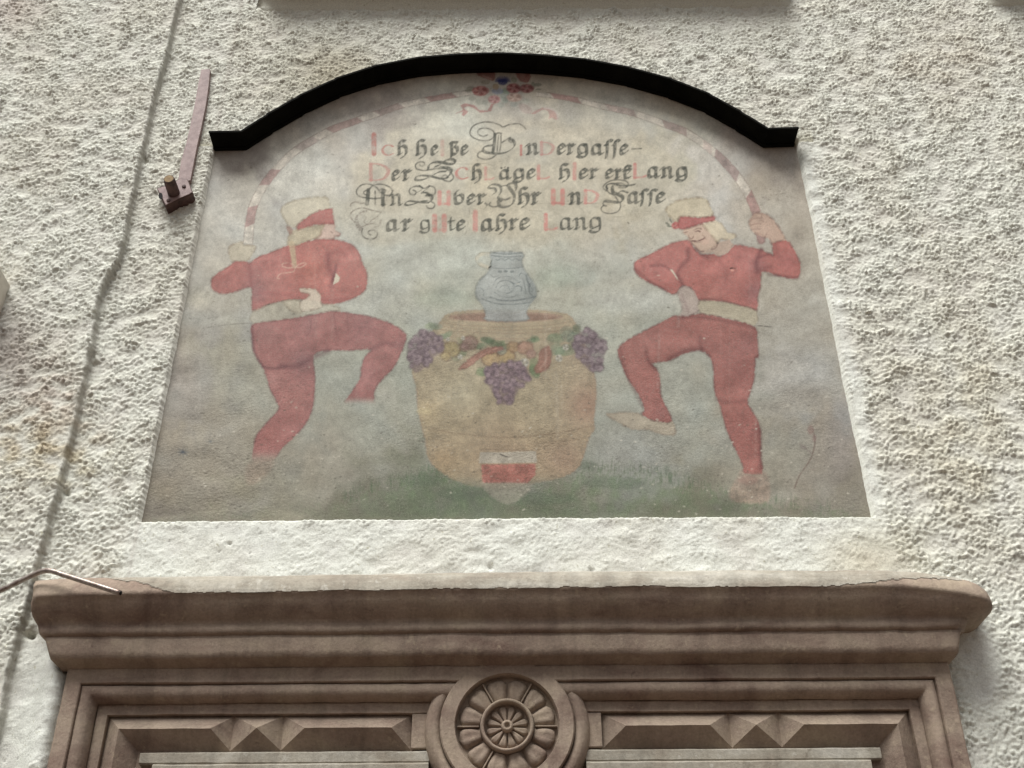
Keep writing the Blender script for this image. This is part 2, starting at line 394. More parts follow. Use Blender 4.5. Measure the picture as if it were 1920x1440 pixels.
def box(xs, ys, pad):
    return (max(0, int(min(xs)-OX-pad)), min(CW, int(max(xs)-OX+pad)+1), max(0, int(min(ys)-OY-pad)), min(CH, int(max(ys)-OY+pad)+1))
def crom(p, n=6, closed=True):
    p = np.array(p, float); m = len(p); out = []
    rngi = range(m) if closed else range(m-1)
    for i in rngi:
        if closed: a, b, c, d = p[i-1], p[i], p[(i+1) % m], p[(i+2) % m]
        else: a, b, c, d = p[max(i-1, 0)], p[i], p[i+1], p[min(i+2, m-1)]
        for k in range(n):
            t = k/n; out.append(0.5*((2*b)+(-a+c)*t+(2*a-5*b+4*c-d)*t*t+(-a+3*b-3*c+d)*t**3))
    if not closed: out.append(p[-1])
    return np.array(out)
def put(b, a, c, op=1.0, tex=0.0, rid=0, thr=0.5):
    x0, x1, y0, y1 = b
    if x1 <= x0 or y1 <= y0: return
    a = np.clip(a, 0, 1)
    if rid: R = RID[y0:y1, x0:x1]; R[a > thr] = rid
    c = lin(c) if np.ndim(c) == 1 else c
    if tex:
        c = c*(1+tex*(NB[2][y0:y1, x0:x1]*0.5+NB[1][y0:y1, x0:x1]*0.6+NB[3][y0:y1, x0:x1]*0.35))[..., None]
        a = a*np.clip(1+0.12*NB[3][y0:y1, x0:x1]*tex*4-0.05, 0.3, 1)
    aa = (a*op)[..., None]
    CAN[y0:y1, x0:x1] = CAN[y0:y1, x0:x1]*(1-aa)+c*aa
def sdist(pts, b, closed=True):
    x0, x1, y0, y1 = b; X = GX[y0:y1, x0:x1]; Y = GY[y0:y1, x0:x1]
    d2 = np.full(X.shape, 1e9); ins = np.zeros(X.shape, bool); n = len(pts)
    for i in range(n if closed else n-1):
        ax, ay = pts[i]; bx, by = pts[(i+1) % n]; ex, ey = bx-ax, by-ay; L = ex*ex+ey*ey+1e-9
        t = np.clip(((X-ax)*ex+(Y-ay)*ey)/L, 0, 1)
        d2 = np.minimum(d2, (X-ax-t*ex)**2+(Y-ay-t*ey)**2)
        if closed and ey != 0: ins ^= ((ay > Y) != (by > Y)) & (X < ex*(Y-ay)/ey+ax)
    return np.sqrt(d2), ins
def fill(pts, c, op=0.9, soft=1.2, smooth=5, tex=0.10, rid=0, edge=None, eop=0.35, fade=None, wob=0.8, inner=None):
    pts = crom(pts, smooth) if smooth > 1 else np.array(pts, float)
    b = box(pts[:, 0], pts[:, 1], 4+soft*2); d, ins = sdist(pts, b)
    x0, x1, y0, y1 = b
    wob = min(wob, 0.02*min(np.ptp(pts[:, 0]), np.ptp(pts[:, 1])))
    s = np.where(ins, d, -d)+wob*(NB[3][y0:y1, x0:x1]*0.6+NB[4][y0:y1, x0:x1]*0.3)
    a = smooth01(s/(2*soft)+0.5)
    if fade is not None: a = a*np.clip(fade(GX[y0:y1, x0:x1], GY[y0:y1, x0:x1]), 0, 1)
    cc = np.broadcast_to(lin(c), a.shape+(3,)).copy()
    if inner is not None:
        for (ix, iy, r, ic, k) in inner:
            g = np.exp(-(((GX[y0:y1, x0:x1]-ix)**2+(GY[y0:y1, x0:x1]-iy)**2)/r**2))[..., None]*k
            cc = cc*(1-g)+lin(ic)*g
    put(b, a, cc, op, tex, rid)
    if edge is not None:
        e = np.exp(-((d-1.0)/1.6)**2)*np.clip(0.6+0.5*NB[2][y0:y1, x0:x1], 0, 1)
        if fade is not None: e = e*np.clip(fade(GX[y0:y1, x0:x1], GY[y0:y1, x0:x1]), 0, 1)
        put(b, e, edge, min(1, eop*1.15))
def line(pts, w, c, op=0.8, smooth=5, soft=0.7, rid=0, brk=0.25, w2=None, tex=0):
    pts = crom(pts, smooth, False) if smooth > 1 else np.array(pts, float)
    w2 = w if w2 is None else w2; n = len(pts)
    b = box(pts[:, 0], pts[:, 1], max(w, w2)+3); x0, x1, y0, y1 = b
    if x1 <= x0 or y1 <= y0: return
    X = GX[y0:y1, x0:x1]; Y = GY[y0:y1, x0:x1]; A = np.zeros(X.shape)
    for i in range(n-1):
        ax, ay = pts[i]; bx, by = pts[i+1]; ex, ey = bx-ax, by-ay; L = ex*ex+ey*ey+1e-9
        t = np.clip(((X-ax)*ex+(Y-ay)*ey)/L, 0, 1); r = (w+(w2-w)*(i+t)/(n-1))/2
        A = np.maximum(A, np.clip((r-np.hypot(X-ax-t*ex, Y-ay-t*ey))/(2*soft)+0.5, 0, 1)*np.minimum(1, r*2+0.25))
    A *= np.clip(1-brk*0.6+brk*NB[2][y0:y1, x0:x1], 0.15, 1)
    put(b, A, c, op, tex, rid, 0.3)
def nib(pts, w, c, op=0.88, thin=0.22, ang=42, smooth=4, rid=8, brk=0.16):
    """stroke of a broad pen held at ang degrees"""
    pts = crom(pts, smooth, False) if smooth > 1 else np.array(pts, float)
    b = box(pts[:, 0], pts[:, 1], w+3); x0, x1, y0, y1 = b
    a = math.radians(ang); ca, sa = math.cos(a), -math.sin(a)      # pen edge runs up to the right
    X = GX[y0:y1, x0:x1]; Y = GY[y0:y1, x0:x1]; A = np.full(X.shape, 1e9)
    U = X*ca+Y*sa; V = (-X*sa+Y*ca)/thin
    pu = pts[:, 0]*ca+pts[:, 1]*sa; pv = (-pts[:, 0]*sa+pts[:, 1]*ca)/thin
    for i in range(len(pts)-1):
        eu, ev = pu[i+1]-pu[i], pv[i+1]-pv[i]; L = eu*eu+ev*ev+1e-9
        t = np.clip(((U-pu[i])*eu+(V-pv[i])*ev)/L, 0, 1)
        A = np.minimum(A, np.hypot(U-pu[i]-t*eu, V-pv[i]-t*ev))
    al = np.clip((w/2-A)/(1.5)+0.5, 0, 1)
    al *= np.clip(1-brk*0.5+brk*NB[3][y0:y1, x0:x1]+brk*0.7*NB[2][y0:y1, x0:x1], 0.2, 1)
    put(b, al, c, op, 0, rid, 0.3)
def ell(cx, cy, rx, ry, c, op=0.8, soft=1.0, tex=0.08, rid=0, rot=0, edge=None):
    k = np.linspace(0, 2*np.pi, 22, endpoint=False); r = math.radians(rot)
    p = np.stack([cx+rx*np.cos(k)*math.cos(r)-ry*np.sin(k)*math.sin(r), cy+rx*np.cos(k)*math.sin(r)+ry*np.sin(k)*math.cos(r)], 1)
    fill(p, c, op, soft, 1, tex, rid, edge, 0.5, None, 0.4)
def tf(ox, oy, s): return lambda *p: [(ox+x/s, oy+y/s) for x, y in p]
T4 = tf(380, 340, 4.8); T5 = tf(1120, 340, 4.364); L5 = tf(420, 580, 3.789); R6 = tf(1120, 560, 3.6)
BZ = tf(740, 560, 4.5); JZ = tf(860, 440, 8.0); KZ = tf(820, 90, 6.857); TL = tf(640, 220, 5.647)

# retouched patch under the verses, pale clouds
fill([(960, 262), (1060, 238), (1160, 250), (1250, 285), (1300, 330), (1330, 380), (1280, 400), (1240, 440), (1000, 450), (900, 440), (700, 460), (640, 430), (690, 300), (820, 262)], (184, 174, 148), 0.35, 9, 5, 0.1)
for (x, y, rx, ry, c, o) in ((560, 325, 60, 20, (208, 208, 198), .5), (620, 350, 40, 14, (210, 208, 196), .45), (430, 390, 40, 50, (196, 196, 188), .4), (1300, 270, 60, 20, (200, 198, 186), .4),
    (900, 480, 160, 30, (186, 190, 180), .3), (1190, 565, 90, 22, (186, 190, 182), .45), (1120, 480, 60, 14, (182, 182, 172), .35), (1510, 700, 50, 40, (178, 180, 178), .5), (1470, 690, 50, 16, (180, 176, 164), .4),
    (700, 560, 60, 40, (178, 182, 172), .4), (380, 560, 28, 20, (192, 186, 160), .5), (700, 740, 40, 18, (168, 168, 158), .4), (1190, 850, 70, 40, (152, 158, 158), .4), (1350, 400, 40, 60, (188, 190, 188), .3),
    (840, 560, 60, 20, (140, 160, 140), .35), (1040, 520, 40, 22, (142, 160, 140), .4), (1260, 600, 90, 14, (140, 142, 128), .5), (400, 600, 80, 14, (152, 156, 146), .4), (1420, 900, 50, 30, (140, 135, 115), .3),
    (1500, 740, 40, 26, (148, 138, 120), .5), (1440, 760, 40, 16, (150, 140, 122), .4), (1490, 470, 26, 60, (150, 138, 120), .45), (1520, 380, 20, 30, (160, 148, 136), .3), (330, 690, 40, 50, (158, 148, 142), .35),
    (400, 560, 30, 50, (178, 174, 160), .3), (1580, 820, 26, 80, (142, 134, 134), .4), (1385, 820, 60, 20, (152, 140, 125), .3), (300, 960, 60, 12, (118, 108, 98), .5), (1530, 330, 10, 40, (140, 128, 118), .4)):
    ell(x, y, rx, ry, c, o, min(rx, ry)*0.8, 0.1)
# meadow
def grass():
    top = [(250, 962), (330, 955), (420, 950), (520, 945), (600, 938), (650, 925), (700, 905), (760, 888), (800, 872), (840, 878), (900, 905), (960, 915), (1020, 905), (1080, 880), (1110, 866), (1160, 872), (1230, 880),
           (1300, 895), (1380, 915), (1450, 930), (1520, 938), (1600, 945), (1650, 950)]
    tx = np.array(top)
    line_y = np.interp(GX, tx[:, 0], tx[:, 1])
    streak = fft_noise(CH, CW, 1, 1, 30, 5, 0.5, 40)
    a = smooth01((GY-line_y+streak*6+NB[2]*6)/34.0)*0.60*np.clip(0.85+0.2*NB[1], 0.3, 1.2)
    a *= np.interp(GX, [240, 620, 780, 1500, 1650], [0.45, 0.6, 1.0, 0.9, 0.5])
    c = np.broadcast_to(lin((84, 106, 70)), (CH, CW, 3))*(1+0.10*streak+0.12*NB[1])[..., None]
    c = c*np.where(GY > 945, 0.95, 1.0)[..., None]
    put((0, CW, 0, CH), a, c, 1.0)
    RID[(GY-line_y+NB[2]*3) > 16] = 10
    r = random.Random(5)
    for i in range(260):
        x = r.choice([r.uniform(1085, 1300), r.uniform(640, 840), r.uniform(1090, 1560)]); y = float(np.interp(x, tx[:, 0], tx[:, 1]))+r.uniform(-2, 18)
        h = r.uniform(6, 18); line([(x, y+6), (x+r.uniform(-2, 2), y-h*0.4), (x+r.uniform(-4, 4), y-h*0.8)], 1.8, (80+r.randint(-8, 12), 104, 72), 0.5, 3, 0.7, 0, 0.3, 0.6)
    for x, y, rx, ry in ((1250, 880, 7, 9), (1100, 872, 18, 8), (790, 900, 40, 12), (870, 925, 50, 14), (1150, 905, 60, 12), (1000, 935, 80, 12)):
        ell(x, y, rx, ry, (78, 100, 74), 0.4, 5, 0.1)
    line([(300, 972), (480, 952), (520, 958), (560, 970)], 6, (170, 165, 142), 0.3, 4, 3)
    ell(520, 968, 50, 12, (160, 156, 132), 0.45, 5)
grass()
# faint flowers
for a in range(0, 360, 45):
    line([(343, 848), (343+12*math.cos(R_(a)), 848+9*math.sin(R_(a)))], 3.6, (92, 100, 108), 0.75, 1, 1.2, 0, .3, 1.2)
for a in range(0, 360, 60):
    line([(395, 828), (395+8*math.cos(R_(a)), 828+6*math.sin(R_(a)))], 2.6, (112, 116, 116), 0.5, 1, 1.2, 0, .3, 1)
line([(1490, 915), (1500, 890), (1520, 860), (1528, 830), (1524, 805)], 2.6, (112, 88, 76), 0.75, 5, .9); line([(1503, 885), (1520, 880), (1545, 882)], 1.6, (128, 108, 96), 0.35, 4, .9)
line([(1522, 850), (1508, 838), (1500, 832)], 3, (120, 100, 98), 0.45, 3, 1); ell(1520, 806, 6, 9, (138, 98, 92), .5, 2); ell(1527, 822, 4, 7, (132, 96, 92), .5, 2); ell(1506, 838, 6, 4, (120, 104, 104), .4, 2)
for x0 in (697, 710, 725): line([(x0, 520), (x0-2+(x0 % 3)*4, 545), (x0+2, 575)], 1.2, (120, 125, 118), 0.4, 4, .8, 0, .5)

# --- the striped hoop over the verses
def hoop(pts, w0, w1, reds):
    c = crom(pts, 8, False); s = np.concatenate([[0], np.cumsum(np.hypot(*np.diff(c, axis=0).T))]); n = len(c)
    t = np.gradient(c, axis=0); nrm = np.stack([-t[:, 1], t[:, 0]], 1)/np.hypot(t[:, 0], t[:, 1])[:, None]
    W = np.interp(s, [0, s[-1]], [w0, w1])[:, None]/2
    full = np.concatenate([c+nrm*W, (c-nrm*W)[::-1]]); fill(full, (202, 194, 180), 0.8, 0.9, 1, 0.14, 6)
    for sg in (1, -1): line(c+nrm*W*sg, 1.5, (120, 98, 88), 0.65, 1, 0.7, 0, 0.4)
    for x0, x1, rc, op in reds:
        f0, f1 = x0*s[-1], x1*s[-1]; sk = 5.0
        ss = np.linspace(f0, f1, 14)
        A = [np.array([np.interp(q+sk, s, (c+nrm*W)[:, k]) for k in (0, 1)]) for q in ss]; B = [np.array([np.interp(q-sk, s, (c-nrm*W)[:, k]) for k in (0, 1)]) for q in ss]
        fill(np.array(A+B[::-1]), rc, op*.82, 0.9, 1, 0.16, 6)
hl = [(465, 456), (467, 430), (471, 402), (477, 381), (492, 351), (513, 323), (549, 287), (591, 260), (631, 240), (682, 221), (742, 201), (797, 188), (848, 179), (894, 172)]
hoop(hl, 17, 9, [(0.06, 0.125, (168, 118, 118), .85), (0.205, 0.27, (162, 115, 116), .85), (0.37, 0.44, (152, 128, 128), .6), (0.49, 0.60, (148, 104, 102), .8), (0.66, 0.745, (140, 112, 110), .75), (0.835, 0.925, (152, 98, 95), .85)])
hr = [(1005, 176), (1034, 179), (1079, 187), (1134, 200), (1185, 211), (1240, 231), (1289, 250), (1337, 284), (1373, 320), (1398, 355), (1411, 381), (1420, 404)]
hoop(hr, 8, 17, [(0.06, 0.165, (158, 98, 95), .85), (0.27, 0.38, (172, 138, 134), .6), (0.49, 0.585, (152, 120, 118), .75), (0.66, 0.70, (180, 150, 145), .5), (0.715, 0.84, (142, 110, 112), .85), (0.915, 1.0, (146, 88, 86), .9)])
# --- bouquet
def K(*p): return KZ(*p)
fill(K((300, 740), (330, 715), (400, 712), (480, 740), (540, 795), (640, 800), (690, 720), (730, 715), (690, 810), (550, 830), (470, 775), (400, 745), (340, 770), (400, 815), (340, 880), (315, 860), (325, 820), (225, 845), (330, 800)), (176, 112, 108), .8, .7, 1, .1, 7)
fill(K((1060, 710), (1150, 730), (1220, 790), (1200, 845), (1130, 845), (1060, 790)), (170, 150, 142), .7, .8, 3, .1, 7)
fill(K((1200, 845), (1280, 800), (1350, 765), (1450, 770), (1530, 830), (1560, 920), (1500, 925), (1470, 895), (1430, 920), (1440, 850), (1400, 800), (1340, 800), (1260, 850)), (176, 128, 122), .75, .7, 2, .1, 7)
line(K((1380, 765), (1480, 790), (1545, 850), (1550, 920)), 4.5, (190, 185, 176), .7, 4, .8, 7)
for p in (((510, 310), (620, 285), (735, 300), (740, 400), (690, 420), (560, 370), (520, 350)), ((1010, 300), (1090, 285), (1180, 310), (1200, 370), (1160, 440), (1060, 420), (1020, 360))):
    fill(K(*p), (140, 72, 64), .85, .9, 3, .12, 7)
fill(K((570, 340), (700, 390), (690, 410), (590, 375)), (176, 140, 130), .7, .7, 2); fill(K((1060, 330), (1130, 330), (1110, 400), (1070, 390)), (160, 120, 108), .7, .7, 2)
for i, (x, y, rx, ry, c) in enumerate([(430, 520, 60, 30, (128, 126, 104)), (400, 550, 50, 20, (128, 126, 104)), (620, 440, 60, 30, (126, 120, 98)), (985, 410, 40, 35, (112, 118, 92)), (1290, 470, 50, 26, (96, 104, 88)), (1300, 530, 40, 14, (104, 110, 94)),
        (1230, 480, 30, 50, (100, 110, 92)), (530, 690, 40, 40, (158, 162, 148)), (610, 700, 40, 34, (156, 162, 150)), (820, 730, 40, 34, (150, 158, 148)), (985, 720, 50, 40, (152, 160, 152)), (1140, 680, 50, 36, (156, 160, 146)), (870, 620, 60, 90, (140, 158, 146)),
        (450, 650, 50, 30, (160, 160, 146)), (880, 550, 50, 40, (118, 140, 112)), (1060, 690, 60, 30, (160, 158, 144))]):
    ell(*K((x, y))[0], rx/6.857, ry/6.857, c, .65, 1.0, .15, 7)
for (x, y, rx, ry, c, c2) in ((555, 552, 108, 68, (170, 92, 86), (188, 128, 118)), (980, 515, 95, 65, (150, 72, 72), (178, 112, 108)), (1150, 515, 95, 60, (142, 76, 74), (165, 100, 96)), (990, 632, 100, 58, (186, 152, 136), (200, 172, 156)), (730, 660, 80, 52, (184, 128, 126), (196, 150, 148))):
    ell(*K((x, y))[0], rx/6.857, ry/6.857, c, .85, 1.0, .15, 7)
    for k in range(9):
        a = k*0.7; ell(*K((x+math.cos(a)*rx*.55, y+math.sin(a)*ry*.55))[0], rx/6.857*.28, ry/6.857*.28, c2 if k % 2 else tuple(v-26 for v in c), .8, .6, .1, 7)
for k in range(13):
    a = math.pi+k*math.pi/12; line(K((840, 430), (840+95*math.cos(a), 430+72*math.sin(a)*0.9)), 3.4, (38, 48, 118), .85, 1, .8, 7, .1, 2)
ell(*K((840, 440))[0], 9, 5.5, (34, 42, 108), .9, .9, .1, 7); ell(*K((775, 555))[0], 11, 6, (116, 130, 158), .7, 1.2, .2, 7); ell(*K((750, 500))[0], 6, 6, (150, 118, 62), .7, 1, .1, 7)

# --- barrel
brl = [(829, 598), (838, 589), (865, 583), (913, 581), (1002, 581), (1051, 586), (1069, 593), (1082, 613), (1100, 650), (1115, 704), (1118, 738), (1114, 782), (1114, 804), (1104, 822), (1095, 850), (1087, 872), (1060, 893), (1000, 907), (950, 915), (887, 912), (840, 893), (805, 863), (797, 823), (785, 775), (780, 723), (772, 690), (790, 640), (815, 615)]
fill(brl, (163, 144, 108), 0.88, 1.6, 4, 0.10, 3, (135, 100, 75), .3, lambda x, y: 1-smooth01((y-885)/34)*.8,
     inner=[(1100, 760, 40, (165, 118, 90), .8), (1100, 650, 36, (164, 130, 100), .6), (875, 730, 60, (176, 166, 132), .7), (800, 770, 26, (182, 158, 108), .7), (950, 860, 80, (160, 125, 90), .6), (1060, 860, 40, (158, 116, 90), .6), (830, 860, 30, (170, 138, 92), .7), (990, 760, 60, (160, 146, 110), .5)])
ell(795, 771, 14, 7, (192, 176, 128), .6, 3)
for i, (ry, y) in enumerate(((9, 594),)):
    ell(948, y, 108, 10, (150, 118, 98), .8, 1.2, .1, 3); ell(948, y+1.5, 98, 7.5, (138, 104, 86), .7, 1.5, .15, 3)
k = np.linspace(0, np.pi, 14)
for dy, rx, ry, c, w in ((0, 110, 9, (176, 148, 120), 2.2), (7, 116, 10, (140, 112, 86), 1.4), (13, 120, 10, (142, 114, 88), 1.4), (19, 124, 10, (136, 108, 84), 1.6), (30, 128, 9, (150, 118, 92), 1.5)):
    line([(948+rx*math.cos(a), 596+dy+ry*math.sin(a)) for a in k], w, c, .6, 1, .8, 3, .4)
line([(797, 800), (850, 812), (910, 818), (970, 819), (1040, 813), (1114, 798)], 2.4, (120, 96, 70), .6, 5, 1.0, 3, .5)
line([(800, 806), (870, 819), (970, 825), (1050, 820), (1112, 806)], 5, (172, 150, 114), .45, 5, 1.6, 3, .4)
line([(800, 820), (860, 832), (950, 836), (1040, 830), (1105, 820)], 1.6, (126, 100, 74), .4, 5, 1.0, 3, .5)
for xx0 in (850, 905, 1005, 1055): line([(xx0, 650), (xx0-4 if xx0 < 950 else xx0+4, 780), (xx0, 900)], 1.3, (140, 118, 84), .22, 4, 1.0, 3, .5)
# --- garland
r = random.Random(3)
for (x, y, rx, ry, c) in ((812, 612, 20, 10, (122, 134, 108)), (835, 628, 18, 9, (124, 136, 110)), (915, 640, 22, 10, (92, 118, 84)), (940, 645, 26, 9, (90, 116, 82)), (900, 650, 22, 8, (110, 124, 90)), (1000, 636, 14, 8, (96, 120, 86)), (1040, 640, 26, 14, (112, 128, 100)),
        (1070, 625, 22, 18, (118, 130, 106)), (1060, 660, 26, 16, (124, 134, 108)), (862, 665, 16, 12, (112, 126, 92)), (905, 694, 20, 12, (104, 128, 88)), (998, 690, 14, 22, (98, 124, 88)), (870, 640, 30, 9, (140, 138, 100)), (1045, 655, 20, 12, (116, 128, 104)), (1085, 618, 14, 10, (100, 110, 88))):
    for q in range(3):
        ell(x+r.uniform(-rx, rx)*.4, y+r.uniform(-ry, ry)*.5, rx*.6, ry*.6, tuple(v+r.randint(-8, 8) for v in c), .6, 1.6, .15, 5, r.uniform(-40, 40))
for (x, y, rad, c) in ((846, 655, 17, (160, 142, 84)), (836, 668, 10, (158, 140, 88)), (881, 643, 15, (142, 108, 100)), (871, 650, 9, (138, 106, 100)), (920, 673, 17, (168, 136, 82)), (950, 668, 16, (166, 138, 78)), (962, 650, 12, (158, 124, 80)), (985, 652, 15, (158, 114, 92)), (996, 664, 10, (146, 110, 98)), (941, 658, 9, (132, 142, 126))):
    ell(x, y, rad, rad*.85, c, .75, 1.4, .15, 5, 0, (110, 84, 66)); ell(x-rad*.2, y-rad*.2, rad*.45, rad*.35, tuple(min(255, v+20) for v in c), .5, 1.6, .1, 5)
    ell(x+rad*.15, y+rad*.1, rad*.16, rad*.13, tuple(v-30 for v in c), .5, .8, .1, 5)
for p in (((860, 692), (880, 672), (905, 656), (930, 650), (945, 655), (905, 668), (880, 688)), ((1012, 660), (1028, 650), (1034, 665), (1028, 690), (1008, 700), (1002, 690), (1010, 678))):
    fill(p, (158, 98, 84), .8, 1.2, 3, .12, 5, (110, 70, 60), .4)
line([(878, 686), (905, 665), (932, 653)], 2.6, (186, 140, 120), .6, 3, 1); line([(1012, 692), (1024, 676), (1024, 656)], 3, (186, 146, 128), .6, 3, 1)
for (x, y, rad) in ((983, 680, 9), (1061, 651, 6), (1048, 672, 7), (863, 669, 5), (840, 636, 4), (868, 634, 4)):
    ell(x, y, rad, rad, (170, 166, 150), .8, 1, .1, 5)
    for q in range(6): ell(x+rad*.6*math.cos(q), y+rad*.6*math.sin(q), rad*.3, rad*.3, (186, 184, 172) if q % 2 else (128, 124, 112), .7, .7, 0, 5)
def grapes(poly, n, rad, c, seed):
    q = random.Random(seed); xs = [p[0] for p in poly]; ys = [p[1] for p in poly]; k = 0; t = 0
    fill(poly, tuple(v-6 for v in c), .7, 3.0, 3, .1, 5)
    P_ = np.array(poly, float)
    while k < n and t < n*30:
        t += 1; x = q.uniform(min(xs), max(xs)); y = q.uniform(min(ys), max(ys))
        if not poly_inside(np.array([x]), np.array([y]), poly)[0]: continue
        k += 1; v = q.randint(2, 24); rr = rad*q.uniform(.8, 1.15)
        ell(x, y, rr, rr*.95, (c[0]+v, c[1]+v, c[2]+v), .8, .8, 0, 5, 0, (100, 82, 92)); ell(x-rr*.3, y-rr*.3, rr*.3, rr*.25, (c[0]+38, c[1]+38, c[2]+38), .4, .7, 0, 5)
grapes([(770, 640), (785, 622), (805, 620), (825, 632), (832, 655), (812, 672), (795, 690), (778, 698), (768, 680), (763, 660)], 62, 5.2, (128, 108, 116), 1)
grapes([(1082, 628), (1100, 618), (1115, 620), (1125, 632), (1137, 640), (1136, 662), (1128, 680), (1128, 695), (1110, 698), (1098, 688), (1085, 672), (1076, 650)], 62, 5.2, (122, 104, 112), 2)
grapes([(910, 690), (935, 684), (965, 676), (988, 690), (992, 712), (975, 728), (965, 745), (955, 757), (938, 756), (925, 738), (912, 715)], 85, 5.0, (128, 104, 114), 3)
# --- shield
fill([(900, 848), (1005, 846), (1007, 868), (898, 869)], (166, 160, 145), .85, 1.3, 1, .1, 9)
fill([(902, 871), (1004, 870), (1004, 890), (990, 906), (905, 906)], (166, 84, 76), .85, 2, 1, .16, 9)
fill([(906, 907), (998, 907), (975, 935), (952, 946), (925, 932)], (150, 144, 128), .6, 2.5, 2, .1, 9)
line([(900, 843), (935, 842), (990, 845)], 1.8, (120, 98, 78), .6, 3, .8); line([(938, 851), (944, 854), (951, 856)], 2.4, (40, 36, 32), .9, 3, .6)
# --- jug
jug = JZ((490, 265), (950, 265), (950, 390), (965, 490), (1050, 620), (1130, 720), (1170, 850), (1160, 930), (1100, 1010), (1045, 1090), (1015, 1180), (1010, 1290), (430, 1290), (410, 1200), (380, 1100), (310, 1000), (260, 930), (255, 830), (300, 700), (400, 600), (470, 500), (490, 390))
fill(JZ((560, 160), (740, 140), (900, 155), (905, 270), (540, 270)), (172, 172, 156), .7, 1.4, 2, .06, 4)
line(JZ((480, 295), (350, 290), (275, 350), (320, 440), (450, 500)), 7, (190, 184, 160), .85, 5, 1.0, 4)
line(JZ((470, 270), (340, 265), (250, 350), (305, 460), (440, 520)), 1.5, (120, 116, 98), .6, 5, .7, 4)
fill(jug, (152, 162, 162), .88, 1.2, 3, .08, 4, (104, 112, 108), .55, None, .5, [(930, 530, 24, (178, 184, 182), .6), (998, 545, 18, (118, 130, 130), .7), (950, 592, 26, (136, 144, 142), .6), (892, 560, 12, (138, 142, 140), .5), (978, 490, 12, (130, 140, 140), .5)])
DK = (66, 82, 88)
for p, w in ((((490, 310), (700, 335), (935, 320)), 2.0), (((520, 270), (720, 290), (950, 268)), 1.6), (((500, 500), (720, 515), (960, 490)), 1.3), (((470, 940), (620, 985), (850, 985), (1150, 930)), 2.4), (((350, 960), (560, 1035), (800, 1045), (1090, 1010)), 1.8)):
    line(JZ(*p), w, DK, .7, 5, .7, 4, .3)
line(JZ(*[(560+i*18, 372+14*math.sin(i*1.05)) for i in range(21)]), 1.7, DK, .65, 3, .7, 4, .3)
for p, w in ((((910, 620), (940, 580), (1010, 620), (1040, 700), (1060, 860), (1120, 920)), 2.0), (((1010, 620), (1020, 690), (1060, 740), (1100, 820)), 1.8), (((1070, 730), (1110, 760), (1110, 850), (1060, 820), (1070, 740)), 1.6), (((840, 790), (890, 770), (940, 790), (940, 840)), 2.6),
        (((520, 760), (560, 680), (660, 630), (780, 640), (880, 700)), 1.6), (((560, 800), (600, 720), (700, 690), (800, 720), (830, 800), (770, 870), (660, 880), (580, 840)), 1.5), (((780, 710), (850, 740), (920, 710)), 2.2), (((540, 870), (640, 930), (780, 940), (900, 900)), 1.4), (((620, 800), (660, 770), (740, 770), (760, 820)), 1.4),
        (((480, 600), (520, 640), (600, 620)), 1.4), (((960, 660), (990, 760), (1010, 880)), 1.8), (((330, 800), (380, 850), (370, 920)), 1.3)):
    line(JZ(*p), w, DK, .6, 5, .7, 4, .35)
for x, y in ((620, 560), (705, 555), (800, 560)): ell(*JZ((x, y))[0], 4.0, 2.2, (96, 108, 110), .7, .8, 0, 4)
line(JZ((455, 500), (485, 480)), 2.6, (30, 34, 28), .9, 1, .5, 4); line(JZ((475, 440), (490, 390)), 1.6, (60, 66, 58), .8, 1, .5, 4)
for x in (655, 820): line(JZ((x, 70), (x, 125)), 1.8, (205, 208, 198), .7, 1, .8)

# --- left dancer, seen from behind
OUT = (112, 62, 58); RED = (182, 92, 84)
fill(T4((240, 590), (290, 560), (355, 540), (370, 572), (470, 575), (465, 620), (430, 690), (380, 728), (310, 722), (260, 715), (235, 660)), (184, 174, 148), .85, 1, 3, .08, 1, (128, 112, 92), .5)
fill(T4((705, 270), (720, 230), (800, 180), (920, 150), (1040, 138), (1100, 142), (1135, 170), (1140, 250), (1060, 262), (930, 335), (860, 385), (845, 412), (790, 405), (755, 370), (718, 310)), (192, 184, 158), .85, 1, 4, .06, 1, (140, 128, 104), .5)
fill(T4((1080, 388), (1185, 383), (1192, 430), (1200, 448), (1232, 462), (1240, 480), (1218, 497), (1192, 492), (1180, 522), (1050, 532), (1000, 525), (1060, 480)), (198, 164, 148), .85, .9, 2, .06, 1, (132, 96, 86), .6)
fill(T4((770, 400), (800, 440), (850, 430), (900, 412), (1090, 390), (1070, 450), (1050, 492), (970, 532), (900, 560), (850, 590), (770, 600), (765, 520), (780, 460)), (178, 164, 130), .85, 1, 3, .12, 1, (138, 120, 92), .4)
for k in range(5): line(T4((850, 470+k*18), (950, 440+k*16), (1060, 410+k*14)), 1.2, (150, 134, 104), .4, 4, .8)
fill(T4((845, 412), (870, 380), (960, 310), (1060, 262), (1168, 245), (1172, 300), (1185, 385), (1100, 385), (1000, 392), (900, 420), (860, 435)), (180, 88, 82), .9, .9, 1, .08, 1, (130, 60, 58), .4)
line(T4((1155, 455), (1170, 468)), 2, (80, 60, 60), .7, 1, .6); line(T4((1198, 450), (1235, 466), (1236, 486), (1200, 495)), 1.6, (130, 84, 80), .7, 4, .6)
torso = T4((420, 742), (500, 680), (620, 632), (740, 585), (780, 578), (860, 575), (900, 552), (1000, 530), (1100, 522), (1220, 530), (1330, 562), (1390, 612), (1420, 680), (1440, 740), (1475, 810), (1482, 900), (1465, 975), (1400, 1030), (1300, 1075), (1180, 1106), (1090, 1105), (1040, 1080), (870, 1062), (720, 1082), (600, 1112), (455, 1168), (442, 1050), (436, 952), (300, 990), (180, 1010), (100, 980), (75, 930), (90, 870), (150, 820), (230, 770), (290, 725), (400, 725))
